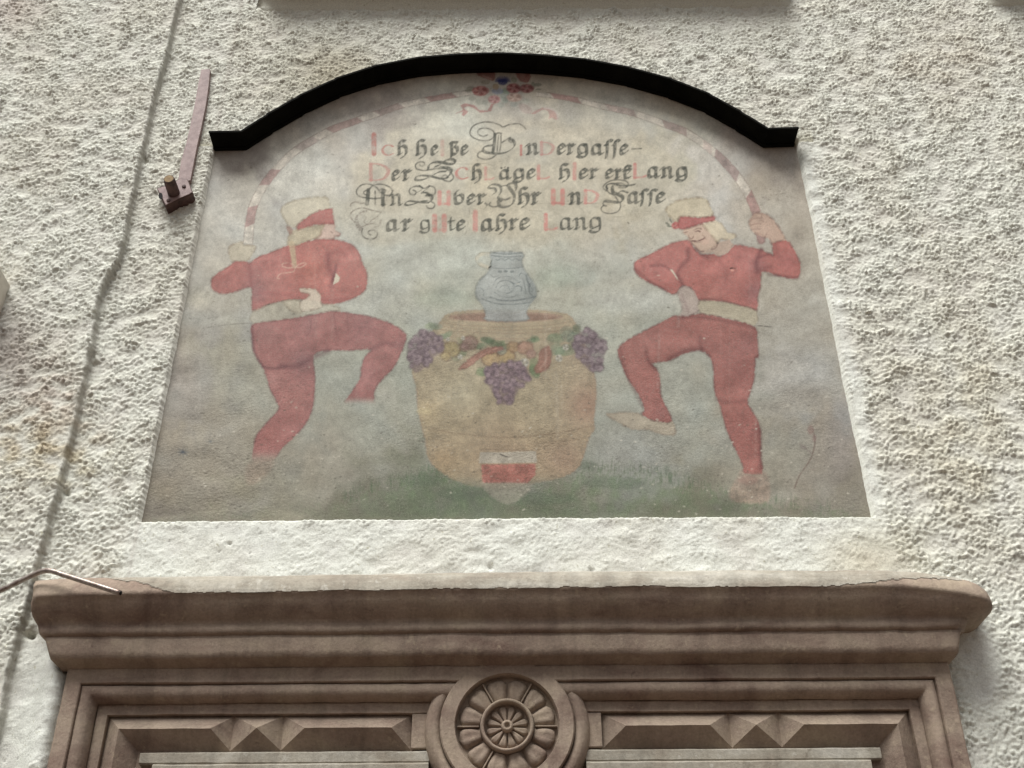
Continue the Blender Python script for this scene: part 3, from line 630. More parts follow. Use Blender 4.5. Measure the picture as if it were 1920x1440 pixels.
TP = lambda x, y: T4((x, y))[0]
fill(torso, RED, .92, 1.1, 3, .09, 1, OUT, .45, None, .6, [(*TP(480, 1000), 26, (150, 98, 104), .75), (*TP(470, 820), 20, (158, 92, 92), .6), (*TP(960, 800), 34, (196, 98, 76), .7), (*TP(1150, 580), 22, (186, 94, 84), .6), (*TP(1350, 950), 26, (188, 98, 88), .6), (*TP(1380, 720), 16, (184, 110, 100), .5), (*TP(650, 700), 22, (170, 88, 84), .5), (*TP(200, 930), 26, (176, 98, 94), .6), (*TP(620, 930), 24, (178, 104, 98), .5)])
for p, wd, c, o in ((((1130, 660), (1135, 760), (1175, 860), (1160, 940)), 9, (130, 66, 70), .5), (((1180, 640), (1240, 630), (1290, 660)), 8, (140, 76, 74), .3), (((1200, 760), (1190, 830), (1170, 900)), 6, (112, 66, 72), .5), (((425, 745), (430, 850), (440, 950)), 6, (150, 84, 84), .45), (((300, 740), (250, 820), (160, 880)), 5, (160, 84, 80), .35),
        (((880, 600), (900, 800), (870, 1000)), 8, (170, 84, 78), .25), (((1060, 1050), (1160, 1080), (1300, 1060)), 7, (150, 76, 74), .4), (((520, 1000), (700, 1020), (850, 1040)), 7, (158, 84, 84), .3), (((750, 600), (780, 700), (770, 780)), 6, (160, 78, 76), .35)):
    line(T4(*p), wd, c, o*1.35, 5, wd*.45, 0, .1)
fill(T4((1200, 828), (1236, 868), (1226, 905), (1172, 932)), (204, 196, 172), .95, .7, 1, 0, 1)
line(T4((800, 560), (815, 660), (828, 765)), 11, (186, 166, 128), .85, 4, 1.0, 1, .1, 8, .05)
for k in range(9): line(T4((795+k*3, 560+k*24), (815+k*3, 575+k*24), (845-k, 558+k*24)), 1.3, (146, 124, 92), .5, 3, .7)
fill(T4((755, 405), (800, 415), (812, 450), (790, 475), (765, 450)), (164, 126, 112), .8, .9, 2, .1, 1, (120, 90, 78), .4)
for p in (((830, 770), (775, 780), (722, 765), (722, 740), (780, 735), (832, 768)), ((835, 770), (895, 738), (932, 742), (885, 775), (838, 772)), ((832, 778), (820, 812), (760, 825), (700, 835), (672, 872), (690, 880))):
    line(T4(*p), 2.3, (206, 162, 142), .75, 4, .8, 1)
fill(T4((455, 1165), (720, 1085), (870, 1070), (1060, 1108), (1190, 1112), (1250, 1180), (1100, 1180), (900, 1212), (600, 1266), (450, 1292)), (176, 170, 148), .7, 1.2, 2, .08, 1, (130, 122, 104), .4)
fill(T4((720, 1085), (870, 1068), (900, 1165), (850, 1185), (780, 1150)), (182, 174, 150), .8, 1, 2, .08, 1, (128, 118, 96), .4)
for k in range(4): line(T4((730+k*12, 1095+k*18), (800, 1120+k*16), (890, 1130+k*14)), 1.2, (132, 122, 100), .5, 4, .7)
fill(T4((868, 965), (960, 963), (1010, 970), (1058, 1020), (1062, 1080), (1072, 1122), (1000, 1150), (900, 1162), (880, 1090), (940, 1045), (962, 1012), (890, 995)), (204, 192, 170), .92, .9, 2, .05, 1, (130, 108, 92), .5)
for k in range(3): line(T4((985+k*14, 1060+k*6), (990+k*16, 1085), (1000+k*16, 1110)), 1.1, (160, 146, 130), .5, 3, .7)
LP = lambda x, y: L5((x, y))[0]
legs = L5((200, 112), (330, 85), (560, 50), (760, 16), (900, 30), (1050, 55), (1200, 105), (1288, 172), (1292, 215), (1250, 330), (1200, 420), (1120, 500), (1072, 570), (1065, 650), (1060, 684), (860, 674), (900, 600), (968, 490), (975, 420), (1000, 340), (1045, 285), (900, 291), (740, 291), (638, 325), (645, 480), (640, 620), (610, 760), (520, 890), (420, 980), (350, 1070), (210, 1090), (216, 950), (240, 885), (320, 790), (388, 712), (375, 660), (330, 570), (300, 480), (275, 410), (215, 310), (200, 200))
fill(legs, (166, 92, 90), .92, 1.1, 3, .08, 1, (112, 66, 68), .5, lambda x, y: (1-smooth01((y-840)/32)*(x < 600))*(1-smooth01((y-742)/18)*(x > 640)), .6,
     [(*LP(1000, 130), 34, (160, 96, 100), .6), (*LP(560, 370), 26, (142, 86, 92), .8), (*LP(350, 500), 16, (184, 118, 114), .7), (*LP(1020, 470), 22, (182, 112, 112), .7), (*LP(500, 640), 30, (172, 100, 94), .6), (*LP(330, 900), 24, (164, 84, 80), .6), (*LP(300, 160), 24, (160, 106, 104), .5), (*LP(1250, 250), 12, (150, 86, 92), .6), (*LP(600, 100), 20, (158, 104, 108), .4)])
for p, wd, o in ((((400, 400), (520, 400), (640, 340), (740, 295)), 9, .45), (((275, 410), (360, 420), (440, 405)), 5, .5), (((1045, 285), (1140, 240), (1200, 250)), 8, .35), (((620, 80), (610, 160), (580, 190)), 3, .3), (((780, 40), (800, 180)), 3, .25), (((880, 40), (880, 150)), 3, .2), (((200, 120), (215, 300), (275, 400)), 5, .45)):
    line(L5(*p), wd, (108, 62, 70), o*1.3, 5, wd*.45, 0, .1)
fill(L5((200, 1080), (360, 1060), (300, 1180), (180, 1250), (150, 1150)), (160, 128, 110), .35, 6, 3, .15)
line([(380, 615), (440, 608), (480, 606)], 1.4, (90, 84, 72), .7, 3, .6, 0, .5)

# --- right dancer
RP = lambda x, y: T5((x, y))[0]
fill(T5((1300, 420), (1350, 430), (1372, 500), (1332, 517), (1310, 490)), (158, 112, 106), .85, .9, 2, .08, 2, (110, 76, 72), .4)
fill(T5((1428, 518), (1405, 470), (1370, 462), (1300, 432), (1258, 392), (1243, 330), (1268, 280), (1320, 255), (1400, 280), (1470, 350), (1545, 490), (1500, 500)), (182, 148, 126), .92, .9, 3, .06, 2, (118, 88, 76), .6)
for p in (((1255, 320), (1290, 300), (1350, 300)), ((1255, 355), (1300, 345), (1340, 345)), ((1262, 390), (1300, 388), (1335, 388)), ((1350, 262), (1340, 300), (1360, 330)), ((1390, 420), (1370, 460))):
    line(T5(*p), 1.6, (128, 92, 80), .6, 4, .7)
fill(T5((560, 242), (580, 205), (650, 162), (750, 140), (830, 133), (880, 140), (905, 170), (935, 292), (680, 292), (670, 345), (640, 332), (600, 292), (570, 262)), (192, 180, 148), .9, .9, 3, .06, 2, (132, 116, 88), .6)
fill(T5((700, 395), (860, 345), (900, 380), (985, 500), (950, 548), (850, 578), (800, 540), (757, 490), (742, 455), (720, 430)), (194, 162, 138), .92, .9, 2, .05, 2, (130, 100, 84), .5)
fill(T5((870, 345), (960, 323), (1020, 350), (1060, 420), (1125, 435), (1128, 462), (1080, 482), (1010, 472), (985, 502), (930, 440), (890, 390)), (200, 186, 154), .92, .9, 3, .06, 2, (138, 120, 96), .5)
for k in range(4): line(T5((910+k*22, 350+k*8), (960+k*20, 400+k*10), (1010+k*22, 460)), 1.2, (168, 150, 120), .4, 4, .8)
fill(T5((940, 550), (1000, 500), (1080, 480), (1122, 522), (1065, 582), (992, 613), (950, 585), (860, 590), (850, 575)), (186, 158, 138), .92, .9, 1, .05, 2)
fill(T5((675, 292), (720, 287), (850, 300), (950, 285), (972, 300), (962, 320), (860, 342), (700, 392), (660, 382), (658, 348)), (182, 78, 76), .92, .8, 1, .08, 2, (120, 50, 50), .5)
ell(*RP(640, 360), 7.5, 7, (184, 84, 80), .85, 1, .1, 2)
for q in range(6): ell(RP(640, 360)[0]+4.5*math.cos(q), RP(640, 360)[1]+4*math.sin(q), 2.4, 2.2, (196, 104, 98) if q % 2 else (156, 62, 60), .7, .7, 0, 2)
for x, y, a in ((575, 345, 30), (600, 320, 60), (590, 365, 10)): ell(*RP(x, y), 5, 1.8, (92, 100, 84), .8, .7, 0, 2, a)
for p, wd, o in ((((790, 400), (820, 385), (850, 390)), 1.6, .6), (((715, 418), (735, 412)), 1.6, .6), (((800, 412), (825, 405), (840, 412)), 2, .7), (((745, 440), (752, 462), (775, 470), (785, 455)), 1.6, .6), (((775, 488), (820, 490), (865, 475), (880, 462)), 2.0, .75), (((790, 500), (830, 502), (850, 495)), 1.4, .4), (((985, 505), (970, 545), (930, 560)), 1.8, .4), (((860, 440), (880, 460), (885, 475)), 1.3, .4), (((795, 540), (840, 570), (870, 575)), 1.8, .5)):
    line(T5(*p), wd*1.35, (104, 62, 54), min(1, o*1.3), 4, .6)
ell(*RP(880, 500), 8, 6, (200, 158, 138), .4, 3)
shirt = T5((752, 487), (700, 485), (600, 510), (500, 560), (400, 610), (320, 650), (298, 700), (330, 770), (420, 830), (520, 872), (580, 910), (630, 925), (662, 900), (690, 862), (740, 862), (790, 900), (832, 972), (1000, 980), (1150, 1010), (1303, 1058), (1312, 950), (1338, 850), (1342, 742), (1420, 750), (1520, 780), (1640, 792), (1664, 700), (1640, 620), (1570, 497), (1500, 492), (1432, 515), (1436, 603), (1340, 560), (1200, 527), (1122, 520), (1070, 580), (992, 614), (950, 592), (850, 602), (790, 545))
fill(shirt, (180, 86, 78), .93, 1.0, 2, .08, 2, OUT, .5, None, .6, [(*RP(1300, 900), 22, (142, 82, 88), .75), (*RP(1300, 690), 20, (146, 76, 82), .7), (*RP(650, 580), 26, (182, 96, 90), .5), (*RP(1000, 850), 36, (178, 90, 80), .5), (*RP(860, 640), 20, (168, 76, 72), .5), (*RP(480, 720), 26, (176, 90, 86), .5), (*RP(1180, 600), 26, (184, 96, 92), .5), (*RP(1560, 650), 22, (172, 84, 84), .5), (*RP(940, 950), 20, (164, 88, 76), .5)])
for p, wd, o in ((((740, 560), (740, 640), (690, 690), (650, 760)), 8, .45), (((440, 690), (540, 690), (590, 720)), 5, .4), (((1340, 560), (1300, 660), (1310, 740)), 8, .5), (((1330, 620), (1400, 600), (1436, 603)), 6, .4), (((1335, 720), (1420, 700)), 7, .3), (((660, 780), (700, 850)), 7, .45), (((830, 965), (1000, 970), (1290, 1045)), 4, .4), (((800, 540), (850, 600), (900, 620)), 6, .35), (((310, 720), (420, 815), (560, 890)), 5, .35), (((1400, 760), (1640, 785)), 5, .4), (((1000, 640), (1050, 760), (1040, 880)), 9, .15), (((1460, 520), (1480, 620)), 6, .2)):
    line(T5(*p), wd, (106, 50, 56), o*1.35, 5, wd*.45, 0, .1)
fill(T5((594, 720), (615, 722), (655, 792), (660, 815), (632, 775)), (200, 190, 168), .9, .7, 1, 0, 2)
line(T5((1088, 712), (1110, 708), (1128, 714)), 2.4, (46, 24, 20), .95, 3, .6); ell(*RP(1105, 728), 3.4, 1.8, (220, 150, 130), .8, .8)
fill(T5((660, 900), (700, 860), (760, 870), (800, 910), (836, 990), (832, 1050), (780, 1092), (700, 1112), (668, 1102), (700, 1050), (680, 980), (665, 940)), (172, 154, 144), .93, .9, 2, .06, 2, (122, 100, 96), .5)
line(T5((690, 930), (720, 1000), (745, 1070)), 5, (138, 112, 110), .5, 4, 2); line(T5((670, 1100), (720, 1112), (770, 1100)), 3, (192, 176, 160), .6, 3, 1)
fill(T5((836, 978), (1000, 982), (1150, 1012), (1302, 1062), (1290, 1182), (1150, 1142), (1000, 1102), (850, 1082)), (172, 162, 134), .9, 1, 2, .06, 2, (118, 106, 84), .45)
for k in range(4): line(T5((850, 1000+k*18), (1000, 1005+k*22), (1150, 1035+k*22), (1290, 1085+k*20)), 1.2, (140, 128, 100), .35, 4, .8)
QP = lambda x, y: R6((x, y))[0]
fill(R6((60, 785), (100, 775), (260, 770), (330, 810), (420, 830), (508, 825), (530, 888), (512, 922), (420, 912), (330, 882), (240, 886), (150, 840)), (172, 158, 134), .85, 1, 2, .08, 2, (120, 104, 86), .5)
fill(R6((985, 1150), (1120, 1165), (1160, 1240), (1150, 1370), (960, 1378), (895, 1350), (898, 1280), (950, 1200)), (160, 132, 114), .6, 4, 3, .2, 2)
ell(*QP(1020, 1225), 18, 9, (146, 104, 92), .5, 4)
legr = R6((520, 116), (450, 150), (330, 210), (220, 270), (152, 320), (137, 370), (160, 430), (200, 530), (280, 650), (320, 750), (300, 775), (340, 810), (420, 830), (506, 826), (460, 720), (427, 640), (425, 540), (400, 470), (368, 436), (480, 420), (580, 375), (690, 350), (762, 395), (783, 480), (790, 620), (830, 730), (870, 880), (930, 1010), (985, 1130), (992, 1178), (1112, 1182), (1102, 1080), (1102, 900), (1072, 800), (1015, 710), (1030, 640), (1060, 540), (1066, 402), (1087, 400), (1080, 260), (1062, 190), (900, 142), (700, 100), (600, 122))
fill(legr, (164, 84, 76), .93, 1.0, 2, .08, 2, (106, 58, 56), .5, lambda x, y: 1-smooth01((y-880)/20)*.7, .6, [(*QP(300, 300), 30, (168, 92, 84), .6), (*QP(950, 480), 26, (158, 80, 76), .6), (*QP(1020, 300), 24, (148, 78, 78), .6), (*QP(720, 300), 20, (150, 74, 70), .5), (*QP(1060, 900), 14, (138, 68, 68), .6), (*QP(980, 880), 22, (168, 82, 76), .5), (*QP(240, 420), 20, (172, 94, 86), .5), (*QP(440, 770), 14, (148, 80, 78), .6)])
for p, wd, o in ((((330, 360), (350, 430), (400, 470)), 7, .4), (((480, 410), (600, 350), (700, 340)), 8, .4), (((760, 390), (700, 330), (690, 260)), 7, .3), (((1065, 400), (1090, 380)), 4, .4), (((800, 680), (900, 700), (1010, 690)), 7, .25), (((1090, 850), (1100, 1000), (1100, 1150)), 7, .35), (((150, 330), (210, 540), (310, 740)), 6, .3), (((550, 130), (700, 125), (900, 160), (1060, 200)), 6, .35)):
    line(R6(*p), wd, (98, 46, 48), o*1.35, 5, wd*.45, 0, .1)
line(R6((1040, 180), (1110, 185), (1180, 190)), 1.5, (60, 52, 44), .8, 3, .6, 0, .5); line(R6((1180, 200), (1300, 180)), 1.1, (110, 104, 92), .4, 3, .6, 0, .5)

# --- lettering
INK = (66, 70, 60); INK2 = (90, 90, 78); RL = (190, 104, 94)
G = {
 'n': [[(.02, .82), (.16, .98), (.27, .84), (.27, .12), (.14, .04)], [(.14, .06), (.34, .02), (.42, .12)], [(.28, .78), (.55, 1.0), (.78, .86), (.78, .12), (.9, .0), (1.02, .1)]],
 'e': [[(.6, .98), (.25, .82), (.18, .2), (.45, .0), (.95, .28)], [(.55, 1.0), (.9, .8), (.75, .6), (.28, .42)]],
 'r': [[(.02, .82), (.2, .98), (.34, .84), (.34, .12), (.2, .05)], [(.2, .06), (.42, .0), (.6, .12)], [(.36, .78), (.66, 1.0), (.78, .82), (.98, .92)]],
 'a': [[(.78, .86), (.5, 1.0), (.2, .84), (.14, .2), (.32, .0), (.72, .22)], [(.62, 1.0), (.72, .86), (.72, .12), (.84, .0), (1.02, .12)]],
 'g': [[(.74, .86), (.46, 1.0), (.16, .84), (.14, .22), (.32, .04), (.72, .24)], [(.62, 1.0), (.76, .86), (.8, .0), (.66, -.28), (.3, -.36), (.02, -.2)]],
 'h': [[(.78, 1.5), (.42, 1.58), (.2, 1.3), (.2, .12), (.1, .04)], [(.1, .06), (.26, .0), (.4, .12)], [(.22, .78), (.52, 1.0), (.84, .82), (.88, .2), (.68, -.18), (.4, -.36)]],
 's': [[(1.0, 1.38), (.66, 1.5), (.42, 1.3)], [(.44, 1.42), (.4, .9), (.38, .3), (.26, -.36)], [(.12, 1.02), (.4, 1.0)]],
 'z': [[(.12, 1.32), (.24, 1.0), (.24, .1), (.16, -.32)], [(.12, 1.34), (.5, 1.36), (.86, 1.3), (.6, .92), (.86, .72), (.86, .22), (.62, .0), (.36, .1)]],
 'b': [[(.4, 1.42), (.16, 1.16), (.2, .2), (.4, .02), (.76, .16), (.84, .8), (.58, 1.0), (.24, .78)]],
 't': [[(.46, 1.38), (.38, 1.1), (.38, .14), (.56, .0), (.9, .16)], [(.08, .94), (.86, 1.0)]],
 'k': [[(.5, 1.4), (.26, 1.2), (.26, .12), (.42, .0), (.8, .12)], [(.3, 1.22), (.66, 1.36), (.84, 1.18), (.5, .96)], [(.05, .84), (.86, .96), (.62, .6)]],
}
def glyph(ch, x0, x1, ytop, ybase, c=INK, wk=.47, op=.88):
    for st in G[ch]:
        p = TL(*[(x0+(x1-x0)*u, ybase-(ybase-ytop)*v) for u, v in st])
        nib(p, (ybase-ytop)*wk/5.647, c, op)
def roman(ch, x0, x1, y0, y1, c=RL, op=.85, wk=.20):
    H = y1-y0; Wd = x1-x0; s = H*wk*1.3/5.647; th = max(1.4, s*.35)
    def q(*p): return TL(*[(x0+Wd*u, y0+H*v) for u, v in p])
    def stem(u): line(q((u, .02), (u, .98)), s, c, op, 1, .7, 8, .2); line(q((u-.18*60/Wd, .02), (u+.18*60/Wd, .02)), th, c, op, 1, .7, 8); line(q((u-.18*60/Wd, .98), (u+.18*60/Wd, .98)), th, c, op, 1, .7, 8)
    if ch == 'I': stem(.5)
    if ch == 'i': stem(.5)
    if ch == 'L': stem(.2); line(q((.2, .97), (.7, .97), (.95, .86)), th*1.6, c, op, 1, .8, 8)
    if ch == 'D': stem(.18); nib(q((.18, .03), (.55, .04), (.9, .28), (.93, .55), (.75, .88), (.45, .98), (.15, .97)), s*1.05, c, op, .35, 5, 4)
    if ch == 'C': nib(q((.92, .2), (.7, .04), (.35, .1), (.12, .45), (.25, .85), (.6, .98), (.92, .85)), s, c, op, .35, 10, 4)
    if ch == 'U': stem(.2); line(q((.2, .9), (.5, .98), (.82, .92)), th*1.6, c, op, 3, .8, 8); stem(.82)
RR = 1807
roman('I', 305, 385, 180, 385, (186, 112, 100), .85); roman('C', 420, 555, 285, 400, (188, 116, 104), .85)
for ch, a, b in (('h', 590, 700), ('h', 785, 905), ('e', 945, 1018), ('z', 1145, 1240), ('e', 1262, 1338)): glyph(ch, a, b, 300, 395)
roman('I', 1040, 1100, 250, 400, (194, 140, 128), .5)
roman('i', RR+68, RR+125, 300, 398)
for ch, a, b in (('n', 145, 275), ('e', 475, 560), ('r', 575, 665), ('g', 690, 815), ('a', 833, 962), ('s', 975, 1060), ('s', 1058, 1138), ('e', 1138, 1225)): glyph(ch, RR+a, RR+b, 288, 388)
roman('D', RR+285, RR+445, 265, 398, (186, 128, 120), .75); line(TL((RR+1270, 336), (RR+1320, 334), (RR+1372, 330)), 2.6, INK, .9, 3, .7, 8)
roman('D', 270, 510, 488, 668, (188, 124, 114), .78, .17)
glyph('e', 530, 612, 560, 660); glyph('r', 640, 738, 560, 660); roman('C', 1200, 1345, 528, 658); glyph('h', 1378, 1484, 558, 655); roman('L', 1505, 1620, 530, 655, (200, 130, 120), .7)
glyph('a', 1668, 1792, 555, 648)
for x in (1695, 1765): ell(*TL((x, 532))[0], 2.4, 2.2, INK, .85, .6, 0, 8)
for ch, a, b in (('g', 13, 140), ('e', 152, 242)): glyph(ch, RR+a, RR+b, 548, 645)
roman('L', RR+250, RR+400, 512, 655, (196, 118, 108), .75); glyph('h', RR+495, RR+612, 552, 648); roman('I', RR+620, RR+705, 490, 655, (198, 122, 112), .75)
for ch, a, b in (('e', 705, 798), ('r', 812, 912), ('e', 985, 1068), ('r', 1080, 1165), ('k', 1172, 1270)): glyph(ch, RR+a, RR+b, 550, 645)
roman('L', RR+1270, RR+1425, 495, 642, (192, 112, 104), .8)
for ch, a, b in (('a', 1430, 1558), ('n', 1572, 1702), ('g', 1735, 1868)): glyph(ch, RR+a, RR+b, 533, 635)
glyph('n', 508, 640, 815, 925, INK, .34); roman('U', 1008, 1165, 790, 922, (200, 128, 116), .8, .28)
for ch, a, b in (('b', 1185, 1305), ('e', 1325, 1412), ('r', 1430, 1528)): glyph(ch, a, b, 820, 918)
nib(TL((1520, 910), (1545, 935), (1512, 972)), 4, INK2, .8)
glyph('h', RR+62, RR+182, 805, 910); glyph('r', RR+198, RR+298, 800, 912); roman('U', RR+405, RR+565, 775, 912, (202, 116, 106), .85, .28)
glyph('n', RR+598, RR+732, 805, 912); roman('D', RR+748, RR+915, 770, 910, (206, 126, 116), .8, .2); glyph('a', RR+1220, RR+1345, 795, 903, INK2)
glyph('s', RR+1345, RR+1440, 808, 900); glyph('s', RR+1430, RR+1535, 808, 900); glyph('e', RR+1520, RR+1618, 795, 900)
glyph('a', 470, 602, 1088, 1195, INK2); glyph('r', 635, 745, 1085, 1195); glyph('g', 830, 952, 1092, 1190, INK, .32); roman('U', 955, 1120, 1045, 1195, (200, 126, 114), .8, .28)
glyph('t', 1125, 1208, 1095, 1188, INK, .34); glyph('e', 1215, 1308, 1090, 1190); roman('I', 1375, 1462, 1000, 1195, (198, 122, 112), .8, .22)
glyph('a', 1475, 1608, 1085, 1195); glyph('h', 1632, 1752, 1088, 1190); glyph('r', 1772, 1866, 1080, 1185); glyph('e', 1885, 1990, 1075, 1185)
roman('L', RR+325, RR+490, 1025, 1190, (204, 120, 110), .85); glyph('a', RR+500, RR+640, 1068, 1182, INK, .34); glyph('n', RR+648, RR+790, 1068, 1182, INK, .36); glyph('g', RR+815, RR+960, 1066, 1178, INK, .34)
def q(pts, w, c=INK, op=.9, th=.24, ang=42, brk=.15): nib(TL(*pts), w*1.25, c, op, th, ang, 6, 8, brk)
def hair(pts, w=1.4, c=(80, 80, 70), op=.85, brk=.2): line(TL(*pts), w*1.65, c, op, 6, .6, 8, brk)
# B
hair([(1545, 185), (1500, 200), (1450, 175), (1455, 130), (1520, 110), (1600, 135), (1620, 190), (1570, 240), (1480, 245), (1390, 210), (1362, 160), (1400, 90), (1500, 50), (1600, 52), (1680, 80), (1712, 100), (1780, 75), (1870, 68), (1920, 90), (1955, 125)], 1.7)
line(TL((1625, 175), (1622, 260), (1605, 370)), 6.0, INK, .88, 4, .7, 8, .15); hair([(1625, 190), (1655, 165), (1690, 170)], 2.2); hair([(1665, 190), (1655, 290), (1650, 370)], 1.5); hair([(1690, 170), (1688, 290), (1675, 375)], 1.5)
q([(1600, 300), (1520, 310), (1500, 350), (1560, 380), (1700, 385), (1790, 350), (1835, 300), (1820, 250), (1780, 230)], 5, INK, .85); hair([(1700, 270), (1740, 245), (1790, 215)], 1.8); hair([(1770, 250), (1800, 270), (1815, 240)], 1.5)
hair([(1500, 355), (1450, 380), (1450, 425), (1520, 448), (1590, 435), (1640, 400)], 1.8)
# S
hair([(830, 500), (850, 515), (880, 500), (870, 472), (820, 475), (785, 505), (800, 545), (870, 560), (950, 550), (1040, 535), (1100, 535)], 1.8)
q([(920, 545), (930, 500), (990, 470), (1070, 475), (1130, 490), (1190, 490), (1205, 462), (1160, 442), (1090, 460), (1040, 500), (990, 520)], 5.5); q([(1040, 530), (1110, 530), (1160, 560), (1155, 600), (1120, 635)], 7.0, INK, .88, .3)
q([(1130, 640), (1060, 650), (950, 625), (850, 615), (785, 635), (800, 665), (880, 655), (950, 620), (1040, 575), (1110, 570)], 4.5); hair([(1170, 600), (1188, 640), (1150, 680), (1095, 670), (1060, 640), (1100, 610), (1130, 640)], 1.8)
# A
hair([(265, 825), (235, 800), (260, 775), (300, 790)], 1.5); hair([(250, 850), (180, 830), (160, 780), (210, 720), (290, 708), (370, 740), (410, 790), (450, 800), (468, 770), (430, 755), (400, 775)], 1.7); hair([(290, 770), (340, 720), (430, 708), (510, 735), (540, 780), (510, 825), (450, 820)], 1.8)
line(TL((285, 770), (280, 850), (272, 915)), 7.6, INK, .88, 4, .7, 8, .2); line(TL((440, 775), (440, 850), (440, 925)), 7.0, INK, .88, 4, .7, 8, .2); line(TL((260, 850), (350, 858), (450, 850)), 3.2, INK, .85, 4, .7, 8); hair([(358, 780), (358, 920)], 1.8)
line(TL((250, 915), (290, 918)), 1.8, INK, .8, 1, .6, 8); line(TL((420, 925), (470, 922)), 2, INK, .8, 1, .6, 8)
# Z
hair([(760, 770), (790, 790), (775, 820), (730, 810), (720, 770), (760, 735), (830, 735), (880, 755), (930, 730)], 1.8); q([(820, 720), (860, 760), (800, 800), (780, 820)], 3.0); hair([(930, 725), (985, 745), (995, 800), (960, 830)], 1.8); q([(930, 740), (880, 780), (850, 800), (900, 800), (940, 830)], 4); q([(900, 825), (950, 830), (960, 870), (930, 900)], 6.5, INK, .85, .3)
q([(930, 905), (860, 905), (790, 895), (720, 885), (672, 910), (700, 930), (780, 915), (850, 890), (910, 890)], 4); hair([(955, 895), (990, 925), (970, 965), (920, 965), (900, 940)], 1.8)
# U / Y
q([(1610, 815), (1640, 790), (1620, 750), (1570, 750), (1560, 730), (1610, 705), (1680, 725), (1690, 790), (1660, 850), (1700, 890)], 4.6, INK2); q([(1850, 740), (1840, 690), (1790, 700), (1760, 710), (1790, 760), (1830, 820), (1820, 900), (1760, 945), (1680, 940), (1660, 880)], 6.0, INK2, .85, .3); hair([(1760, 715), (1700, 725)], 1.5); hair([(1690, 860), (1730, 875), (1790, 850)], 2.2); hair([(1680, 935), (1610, 950), (1565, 930), (1580, 905)], 1.8)
hair([(1850, 690), (1862, 730), (1845, 770)], 1.3)
# F
X = RR
hair([(X+1000, 780), (X+965, 745), (X+990, 705), (X+1050, 670), (X+1130, 660), (X+1210, 675), (X+1230, 710), (X+1200, 740), (X+1130, 740)], 1.6); q([(X+1010, 760), (X+1000, 720), (X+1060, 700), (X+1150, 720), (X+1240, 720), (X+1305, 708)], 4.2); hair([(X+1060, 700), (X+1160, 695), (X+1220, 730)], 1.3)
q([(X+1060, 730), (X+1070, 790), (X+1120, 810), (X+1170, 840), (X+1170, 880), (X+1130, 900), (X+1060, 895), (X+980, 885)], 6.2, INK, .85, .3); hair([(X+1000, 720), (X+1020, 790), (X+1090, 830), (X+1130, 900)], 1.6); q([(X+1130, 790), (X+1170, 775), (X+1230, 795)], 3.4)
hair([(X+1000, 885), (X+965, 905), (X+970, 935), (X+1000, 940)], 1.4); hair([(X+975, 930), (X+943, 965), (X+970, 1010), (X+1050, 1022), (X+1120, 1000), (X+1148, 950), (X+1145, 900)], 1.5)
# G
GC = (122, 112, 100)
hair([(100, 940), (105, 915), (150, 895), (210, 910), (240, 905)], 1.6, GC, .7); hair([(140, 1110), (100, 1060), (105, 1010), (160, 970), (240, 960), (330, 985), (420, 1000)], 1.6, GC, .8, .35); q([(270, 990), (200, 1010), (160, 1060), (165, 1130), (210, 1190)], 6.5, GC, .7, .35, 42, .5)
q([(420, 1000), (380, 1050), (330, 1080), (300, 1110)], 5.0, GC, .6, .35, 42, .5); q([(420, 1080), (400, 1140), (340, 1170)], 5.5, GC, .5, .4, 42, .6); hair([(220, 1160), (290, 1130), (350, 1120)], 1.6, GC, .7, .4); hair([(200, 1030), (260, 1060), (240, 1110), (280, 1140)], 1.4, GC, .6, .4)
hair([(310, 1245), (285, 1225), (300, 1200), (350, 1195), (382, 1230), (360, 1275), (300, 1290), (240, 1270), (215, 1230), (225, 1180)], 1.7, (96, 92, 82), .85, .3)
# hairline cracks, chips
for p in (((620, 650), (560, 700), (520, 750), (480, 850), (455, 960)), ((1200, 490), (1300, 495), (1420, 495), (1540, 490), (1620, 520)), ((1430, 665), (1380, 700), (1370, 760), (1400, 830), (1380, 900), (1360, 970), (1350, 1060), (1340, 1130), (1310, 1250)), ((1620, 965), (1590, 1010)), ((X+0, 915), (X+400, 914), (X+900, 912)), ((X+1060, 1058), (X+1210, 1058)), ((X+180, 985), (X+260, 990), (X+320, 992))):
    line(TL(*p), 1.2, (96, 88, 74), .5, 4, .6, 0, .6)
line(TL((762, 68), (776, 80), (792, 70)), 1.8, (58, 52, 44), .9, 3, .5)
rr = random.Random(17)
for i in range(560):
    x = rr.uniform(262, 1630); y = rr.choice([rr.uniform(300, 960), rr.uniform(740, 965), rr.uniform(780, 965)]); L = rr.uniform(.8, 3.6); a = rr.uniform(-.6, .5)
    k = rr.random(); c = (84, 78, 66) if k < .72 else (206, 200, 182)
    line([(x, y), (x+L*math.cos(a), y+L*math.sin(a))], rr.uniform(1.3, 2.6), c, rr.uniform(.35, .8), 1, .6, 0, .2)
for (x, y, n_, s) in ((1455, 365, 26, 16), (540, 580, 20, 60), (1190, 510, 14, 50), (430, 880, 40, 50), (620, 870, 60, 60), (330, 930, 30, 40), (1400, 920, 40, 60), (800, 830, 30, 30), (940, 905, 30, 40), (420, 605, 26, 50), (600, 310, 10, 90)):
    for i in range(n_):
        a, b = rr.gauss(x, s), rr.gauss(y, s*.45); line([(a, b), (a+rr.uniform(.8, 4), b+rr.uniform(-.6, 1.2))], rr.uniform(1.2, 2.4), (84, 76, 62) if rr.random() < .75 else (204, 196, 176), rr.uniform(.25, .65), 1, .6, 0, .2)
